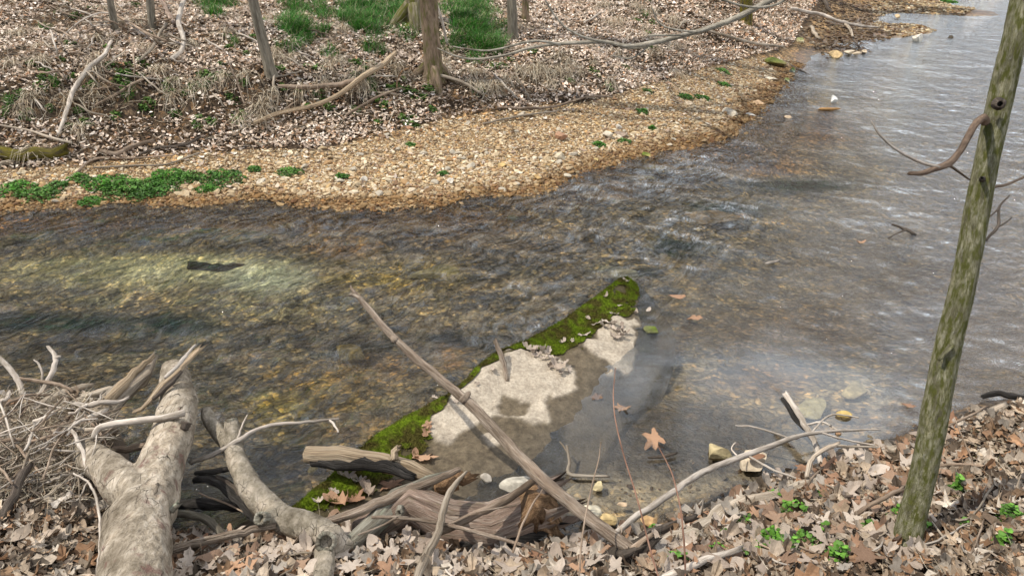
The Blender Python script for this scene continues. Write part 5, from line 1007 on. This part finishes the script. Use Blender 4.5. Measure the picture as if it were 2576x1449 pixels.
# ================================================================== trees
def tree_pts(base, top_px, height, n=7):
    """base world point; top_px a pixel the trunk passes on the way up"""
    Q = at_y(top_px[0], top_px[1], base[1]+(top_px[2] if len(top_px) > 2 else 0)); d = (Q-base); d /= d[2]; return [base + d*z_ for z_ in np.linspace(0, 1, n)*height]
def tree(base_px, top_px, rpx, label, mat, height=8, seed=1, flare=1.5, lean=(0,0), mid=None, limbs=9, name='tree', limb_mat='grey_bark', base=None, roots=0, lift=0, up=None):
    rs = np.random.RandomState(seed); b_ = P(*base_px) if base is None else np.array(base); b_ = b_-np.array([0,0,.05]); r = rpx*depth(b_)/FPX; root = empty(name, tuple(b_), label, 'tree')
    pts = tree_pts(b_, top_px, height, 9) if up is None else [b_+np.array([up[0], up[1], height])*q for q in np.linspace(0, 1, 9)]; Hh = np.linspace(0, 1, 9)
    for i in range(2, 9): pts[i] = pts[i] + np.r_[rs.randn(2)*.07*height/8*(i/9), 0] + np.r_[np.array(lean)*(i/8)**1.3, 0]
    pts = [pts[0], pts[0]*.93+pts[1]*.07, pts[0]*.75+pts[1]*.25] + pts[1:]; rad = [r*flare, r*1.15, r] + [r*(1-.75*h_) for h_ in Hh[1:]]
    v, f, u = tube(pts, rad, 14, 46, .0, .12, seed, 'cap'); obj('trunk', v, f, mat, root, uv=u)
    for k in range(roots):
        an = k/roots*6.28+rs.rand(); p1 = b_+np.array([math.cos(an), math.sin(an), 0])*r*2.6; p1[2] = float(ground(p1[0], p1[1]))-.03; p0 = b_+np.array([math.cos(an)*r*.4, math.sin(an)*r*.4, r*2.2]); pm = (p0+p1)/2+np.array([math.cos(an)*r*.1, math.sin(an)*r*.1, -r*.2])
        v, f, u = tube([p0, pm, p1], [r*.55, r*.5, r*.2], 8, 10, 0, .15, seed+k); obj('root', v, f, mat, root, uv=u)
    for k in range(limbs):
        h_ = rs.uniform(.35,.98); i = int(h_*(len(pts)-4))+3; i = min(i, len(pts)-1); p0 = pts[i]; an = rs.uniform(0, 6.28); L = height*rs.uniform(.15,.35); d = np.array([math.cos(an), math.sin(an), rs.uniform(.4,1.2)]); d /= np.linalg.norm(d)
        p = [p0, p0+d*L*.35+rs.randn(3)*.08, p0+d*L*.7+rs.randn(3)*.15, p0+d*L+np.array([0,0,L*.15])]; rr = r*(1-.7*h_)*.5; tb = [tube(p, [rr, rr*.7, rr*.45, rr*.15], 6, 12, 0, .1, seed+k+50)]
        for _ in range(5):
            s0 = rs.uniform(.3,.95); q0 = p0+d*L*s0; e = d+rs.randn(3)*.6; e /= np.linalg.norm(e); ll = L*rs.uniform(.2,.45); tb.append(tube([q0, q0+e*ll*.5+rs.randn(3)*.04, q0+e*ll], [rr*.35, rr*.22, rr*.08], 4, 6, 0, .05, k))
        v, f, u = join(tb); obj('limb', v, f, limb_mat, root, uv=u)
    return root
tree((1092,200),(1078,0),22,'leaning brown tree with a swollen mossy base on the far bank edge','brown_bark',15,201,1.5,roots=3,limbs=14)
tree((1040,66),(1046,-60,.15),26,'broad rough barked tree just behind the leaning brown tree','rough_bark',16,202,1.7,roots=4,limbs=16)
tree((683,188),(638,0),13,'slender grey tree leaning left, left of the green grass','grey_bark',11,203,1.3,lean=(1.5,0),limbs=12)
tree((1291,106),(1288,0),12,'slender straight tree right of the green grass, nearer of the two','grey_bark',14,204,1.3,limbs=12)
tree((1322,55),(1322,-60),9,'second slender tree just right of and behind the straight one','brown_bark',13,205,1.3,limbs=12)
tree((1876,62),(1880,-40),14,'dark tree at the top edge beside the side stream','mossy_dark',26,206,1.3,lean=(-1.8,0),limbs=20)
gz_ = float(ground(5.55, 24.0)); tree((0,0),(0,0),30,'tall dark tree beyond the top edge, its trunk mirrored in the pool','mossy_dark',22,209,1.3,limbs=26,base=(5.55,24.0,gz_),up=(.95,0))
tree((290,80),(262,-80),9,'slim grey tree near the top left corner','grey_bark',6,207,1.2)
tree((382,72),(372,-70),9,'slim grey trunk near the top, right of the top left one','grey_bark',6,208,1.2)
# the sapling at the right edge of the frame
def tt_(pts): 
    w_ = [at_t(a, b, t_) for a, b, t_, r_ in pts]; return w_, [p[3]*depth(q)/FPX for p, q in zip(pts, w_)]
b0 = P(2287,1372)
wood('dark_twig', (.05,.032,.022), (.12,.08,.055), (.22,.16,.115), sc=(9,3,1), bump=.8)
st = empty('mossy_tree', tuple(b0), 'green mossy tree trunk leaning right in front of the water at the right edge', 'tree')
tp = [(2278,1400,3.66,46),(2281,1372,3.70,41),(2290,1320,3.69,38),(2320,1200,3.66,36),(2358,1010,3.60,35),(2390,850,3.55,34),(2422,720,3.50,32.5),(2465,490,3.44,32),(2521,233,3.38,32.5),(2553,100,3.32,32),(2602,-100,3.28,31)]
w_, r_ = tt_(tp); r_ = [q*.90 for q in r_]; dd = w_[-1]-w_[-3]; dd /= np.linalg.norm(dd)
for k in range(1, 6): w_.append(w_[-1]+dd*.9+np.array([RS.randn()*.04, RS.randn()*.04, .15])); r_.append(r_[-1]*.84)
v, f, u = tube(w_, r_, 28, 130, 0, .055, 301, 'cap'); obj('trunk', v, f, 'mossy_bark', st, uv=u)
for k, (nm_, pts, m_) in enumerate([('branch', [(2478,306,3.36,15),(2474,297,3.32,12),(2455,312,3.25,11),(2435,345,3.18,11),(2412,385,3.1,11),(2385,412,3.05,11.5),(2350,425,3.0,11),(2320,436,2.95,8),(2288,437,2.92,6)], 'dark_twig'),
        ('knot', [(2512,262,3.30,17),(2516,262,3.24,10)], 'dark_wood'), ('knot', [(2472,452,3.4,8),(2470,448,3.3,4)], 'dark_wood'), ('knot', [(2392,870,3.5,9),(2362,905,3.5,4)], 'mossy_bark')]):
    w_, r_ = tt_(pts); r_ = [q*(.8 if nm_ == 'branch' else 1) for q in r_]; v, f, u = tube(w_, r_, 12, None if nm_ == 'branch' else 6, 0, .14, 310+k, 'jag' if nm_ == 'branch' else 'hollow'); ob_ = obj(nm_, v, f, m_, st, uv=u)
    if nm_ == 'branch':
        for kk, pp in enumerate(([(2362,421,3.0,4.5),(2330,415,2.98,4),(2290,398,2.95,3.5),(2245,370,2.92,3.2),(2210,335,2.9,3),(2192,305,2.9,2)], [(2386,414,3.05,4),(2410,432,3.08,3),(2440,452,3.12,2.5)])):
            w_, r_ = tt_(pp); v, f, u = tube(w_, r_, 7, 22, .5, .1, 330+kk); g = obj('twig', v, f, 'pale_twig' if kk == 0 else 'brown_twig', st, uv=u); g.parent = ob_
w_, r_ = tt_([(2490,472,3.45,4),(2530,465,3.5,3.5),(2580,445,3.55,3),(2640,430,3.6,2)]); v, f, u = tube(w_, r_, 7, 12, 0, .1, 341); obj('twig', v, f, 'brown_twig', st, uv=u)

# ================================================================== fallen and overhanging wood of the far side
wood('grey_limb', (.085,.075,.055), (.20,.18,.14), (.38,.35,.29), sc=(8,3,1), bump=.5)
fo = at_y(1940, 0, 9.0)
def yy(pts): w_ = [at_y(a, b, Y_) for a, b, Y_, r_ in pts]; return w_, [p[3]*depth(q)/FPX for p, q in zip(pts, w_)]
ov = empty('overhanging_branch', tuple(fo), 'long grey bare branch hanging in from the top edge across the far slope', 'branch')
for k, (nm_, pts) in enumerate([('stem', [(2400,-190,8.2,14),(2200,-110,8.4,13),(2060,-50,8.6,12),(1940,0,8.8,10.5),(1860,42,8.9,10),(1790,70,9,9),(1720,90,9.1,8.5),(1650,108,9.2,8.5),(1580,117,9.2,7),(1520,106,9.3,6.5),(1450,108,9.3,6.5),(1390,112,9.4,6),(1330,122,9.4,5),(1260,142,9.4,4.5),(1190,150,9.5,4),(1140,140,9.5,3.2),(1100,122,9.5,2)]),
        ('side_branch', [(1410,113,9.35,5),(1370,105,9.3,4.5),(1330,105,9.3,4),(1280,118,9.3,3.5),(1230,128,9.3,3),(1180,125,9.3,2.5),(1140,118,9.3,2)]), ('side_branch', [(1530,106,9.3,4.5),(1480,98,9.25,4),(1430,75,9.2,3.5),(1400,45,9.2,3),(1365,-10,9.2,2.5)]),
        ('side_branch', [(1640,108,9.2,3.5),(1610,135,9.2,3),(1580,148,9.2,2.5),(1540,140,9.2,2)]), ('side_branch', [(1760,82,9,4),(1700,75,9,3),(1660,60,9,2.8),(1640,20,9,2)]), ('side_branch', [(1790,70,9,5),(1720,88,9,4),(1630,90,9,3.5)]),
        ('side_branch', [(2000,-30,8.7,6),(1960,10,8.7,5),(1900,20,8.7,4),(1830,5,8.7,4),(1760,-25,8.7,3.5)]), ('side_branch', [(1540,108,9.3,3),(1580,122,9.3,4),(1630,118,9.25,3)])]):
    w_, r_ = yy(pts); r_ = [q*.72 for q in r_]; v, f, u = tube(w_, r_, 8, 60 if k == 0 else 22, .3, .1, 360+k, 'cap'); obj(nm_, v, f, 'grey_limb', ov, uv=u)
fd = [('fallen_branch','long curved grey branch lying down the left part of the far bank','branch','pale_twig',[(148,338,.05,6),(165,280,.08,7),(190,220,.1,8),(225,175,.1,8),(262,140,.12,7),(280,105,.14,5)],[]),
 ('fallen_branch','white crooked branch standing on the far slope near the top, left part','branch','pale_twig',[(432,150,.06,8),(460,125,.10,8),(460,90,.15,8),(448,55,.2,8),(455,20,.3,8),(466,-20,.4,7)],[]),
 ('fallen_branch','golden rotten branch lying near the top of the left slope','branch','rotten',[(438,60,.06,7),(425,35,.1,9),(410,10,.15,8),(398,-15,.2,7)],[]),
 ('fallen_branch','thin grey branch below the white crooked branch on the left slope','branch','drift',[(345,155,.05,4),(375,130,.08,5),(395,100,.1,5),(418,62,.14,5)],[]),
 ('fallen_branch','pale arched bramble stem on the upper left slope','branch','pale_twig',[(155,97,.05,2.5),(180,72,.12,2.5),(215,48,.2,2.5),(255,33,.2,2.5),(290,40,.2,2.5),(340,70,.12,3),(390,102,.08,4),(450,112,.05,3)],[]),
 ('fallen_branch','second arched bramble stem crossing the first one','branch','brown_twig',[(230,25,.1,2.5),(280,35,.18,3),(330,60,.2,3.5),(370,85,.18,4),(420,105,.08,4)],[]),
 ('fallen_branch','forked branch with mossy base lying below the tree at the middle of the far bank','branch','split_wood',[(640,310,.10,6),(700,285,.12,7),(780,268,.14,7),(850,240,.18,8),(910,195,.25,9),(960,165,.3,9),(993,135,.34,7)],[('side_branch',[(905,198,.25,6),(850,215,.2,6.5),(780,220,.15,6),(700,217,.12,5)],'brown_twig')]),
 ('fallen_branch','thin dark branch right of and below the forked branch on the middle bank','branch','brown_twig',[(870,290,.05,4),(920,262,.08,4.5),(960,240,.1,4.5),(1010,222,.12,3)],[]),
 ('mossy_log','dark mossy log lying at the left edge above the gravel bar','log','mossy_dark',[(-60,385,.05,14),(0,383,.08,16),(50,387,.08,17),(100,385,.08,16),(160,378,.08,14)],[]),
 ('fallen_branch','pale thick stick at the left edge below the dark mossy log','branch','drift',[(-30,425,.04,8),(15,408,.05,8),(50,397,.06,6)],[]),
 ('fallen_branch','brown smooth log lying along the leaf edge left of the gravel bar','branch','brown_twig',[(252,380,.05,7),(290,385,.06,8),(330,368,.06,8),(385,354,.06,6)],[]),
 ('fallen_branch','dark thin stick right of the brown smooth log','branch','dark_wood',[(350,388,.04,4),(400,370,.05,5),(460,366,.05,5),(505,345,.06,4)],[]),
 ('fallen_branch','long thin twig lying at the top of the left gravel','branch','drift',[(235,422,.03,3),(330,418,.03,3.5),(420,413,.03,3),(500,385,.04,2.5)],[('side_twig',[(180,445,.03,3),(240,400,.03,3),(330,398,.04,2.5),(440,390,.04,2)],'brown_twig')]),
 ('fallen_branch','straight pale stick at the leaf edge above the middle of the gravel bar','branch','drift',[(1215,312,.03,3),(1260,302,.04,3.5),(1330,288,.04,3.5),(1400,280,.04,2.5)],[]),
 ('fallen_branch','brown stick lying on the leaves just above the straight pale stick','branch','brown_twig',[(1250,272,.04,3.5),(1330,272,.05,4.5),(1400,268,.05,4),(1480,245,.05,3.5),(1540,245,.05,3)],[]),
 ('fallen_branch','root like branch running right from the base of the leaning brown tree','branch','drift',[(1100,190,.15,6),(1140,198,.15,5.5),(1180,215,.1,5),(1210,235,.06,4)],[]),
 ('fallen_branch','thin white stick leaning beside the middle tree','branch','pale_twig',[(1125,110,.08,4),(1115,65,.3,4.5),(1103,25,.5,4.5),(1090,-15,.7,4.5)],[]),
 ('fallen_branch','long pale branch lying on the leaves toward the side stream','branch','drift',[(1775,75,.1,4),(1830,92,.12,5),(1900,110,.1,5),(1970,118,.08,4)],[]),
 ('fallen_branch','pale branch reaching from the right slope out over the side stream','branch','pale_twig',[(1990,22,.15,5),(2050,35,.15,6),(2100,52,.15,5.5),(2160,65,.12,5),(2210,70,.08,3)],[('side_twig',[(2120,55,.14,4),(2135,70,.1,4),(2145,92,.06,3)],'drift')]),
 ('fallen_branch','dark twig standing in the side stream by the stone cluster','branch','dark_wood',[(2145,100,.05,3),(2160,118,.06,3.5),(2175,135,.04,3)],[]),
 ('fallen_branch','short pale stick on the wet mud by the side stream','branch','drift',[(2040,68,.05,5),(2048,85,.06,6),(2062,98,.05,4)],[]),
 ('fallen_branch','dark root at the top of the side stream','branch','dark_wood',[(2065,-10,.1,7),(2080,15,.1,6),(2095,32,.08,3)],[]),
 ('fallen_branch','thin dark twig in front of the mossy boulder','branch','dark_wood',[(1990,165,.03,3),(2020,180,.03,3),(2045,195,.03,2)],[]),
 ('fallen_branch','thin bare stem slanting down the bank left of the slender leaning tree','branch','brown_twig',[(715-100,262,.05,2.5),(600,215,.2,3),(585,180,.35,2.5),(560,120,.6,2)],[]),
 ('fallen_branch','twisted root hanging below the slender leaning tree','branch','drift',[(690,190,.05,4),(688,215,.06,4.5),(700,240,.06,4),(695,285,.05,3)],[]),
 ('fallen_branch','dark stick lying across the left slope below the bramble','branch','brown_twig',[(235,268,.05,4),(290,240,.07,4.5),(340,210,.08,4),(385,190,.08,3)],[]),
 ('fallen_branch','pale broken stick low on the left bank','branch','drift',[(0,315,.05,3),(70,328,.07,3.5),(140,350,.07,5),(180,360,.05,4)],[]),
 ('fallen_branch','orange curled root left of the leaning brown tree base','branch','rot_end',[(1010-12,225,.05,2.5),(1000,200,.12,3),(1010,180,.2,3),(1030,172,.25,2.5)],[])]
for nm_, lab, cat, m_, pts, kids in fd:
    if cat == 'branch': pts = [(q[0], q[1], q[2], q[3]*.76) for q in pts]
    branch(nm_, lab, cat, m_, pts, kids=[(k[0], k[1], k[2], 'cap', False) for k in kids], sides=8, end='jag', rough=.14)
rs = np.random.RandomState(93)
for k in range(75):     # brambles and twigs strewn on the slope
    a, b = (rs.uniform(120, 480), rs.uniform(20, 220)) if k < 34 else (rs.uniform(0, 1750), rs.uniform(20, 330))
    if b > np.interp(a, gtp[:,0], gtp[:,1])-25: continue
    an = rs.normal(.55,.5) if k < 34 else rs.uniform(-1.3,1.3); L = rs.uniform(40, 120); dx_, dy_ = math.cos(an)*L/2, math.sin(an)*L/2*.7
    left = a < 480
    branch('twig', 'thin dry twig in the bramble tangle of the upper left slope' if left else 'thin dry twig strewn on the leaves of the far slope', 'twig', rs.choice(['drift','brown_twig','pale_twig']), [(a-dx_, b-dy_, .05+.12*left*rs.rand(), 2), (a, b, .08+.2*left*rs.rand(), 2.4), (a+dx_, b+dy_, .04, 1.8)], sides=5, n=8, group='dry twigs in the upper left tangle' if left else 'dry twigs strewn on the far slope', wob=2, end='cap')
for k in range(40):     # twigs on near bank
    a, b = rs.uniform(450, 2560), rs.uniform(1180, 1440)
    if not inpoly([a], [b], NEARL)[0]: continue
    an = rs.uniform(-1.2,1.2); L = rs.uniform(50, 170); dx_, dy_ = math.cos(an)*L/2, math.sin(an)*L/2
    branch('twig', 'thin twig lying loose on the dry leaves of the near bank', 'twig', rs.choice(['drift','brown_twig','pale_twig']), [(a-dx_, b-dy_, .05, 2.2), (a+rs.randn()*8, b, .08, 3), (a+dx_, b+dy_, .05, 1.8)], sides=5, n=10, group='loose twigs on the near bank leaves', wob=2, end='cap')
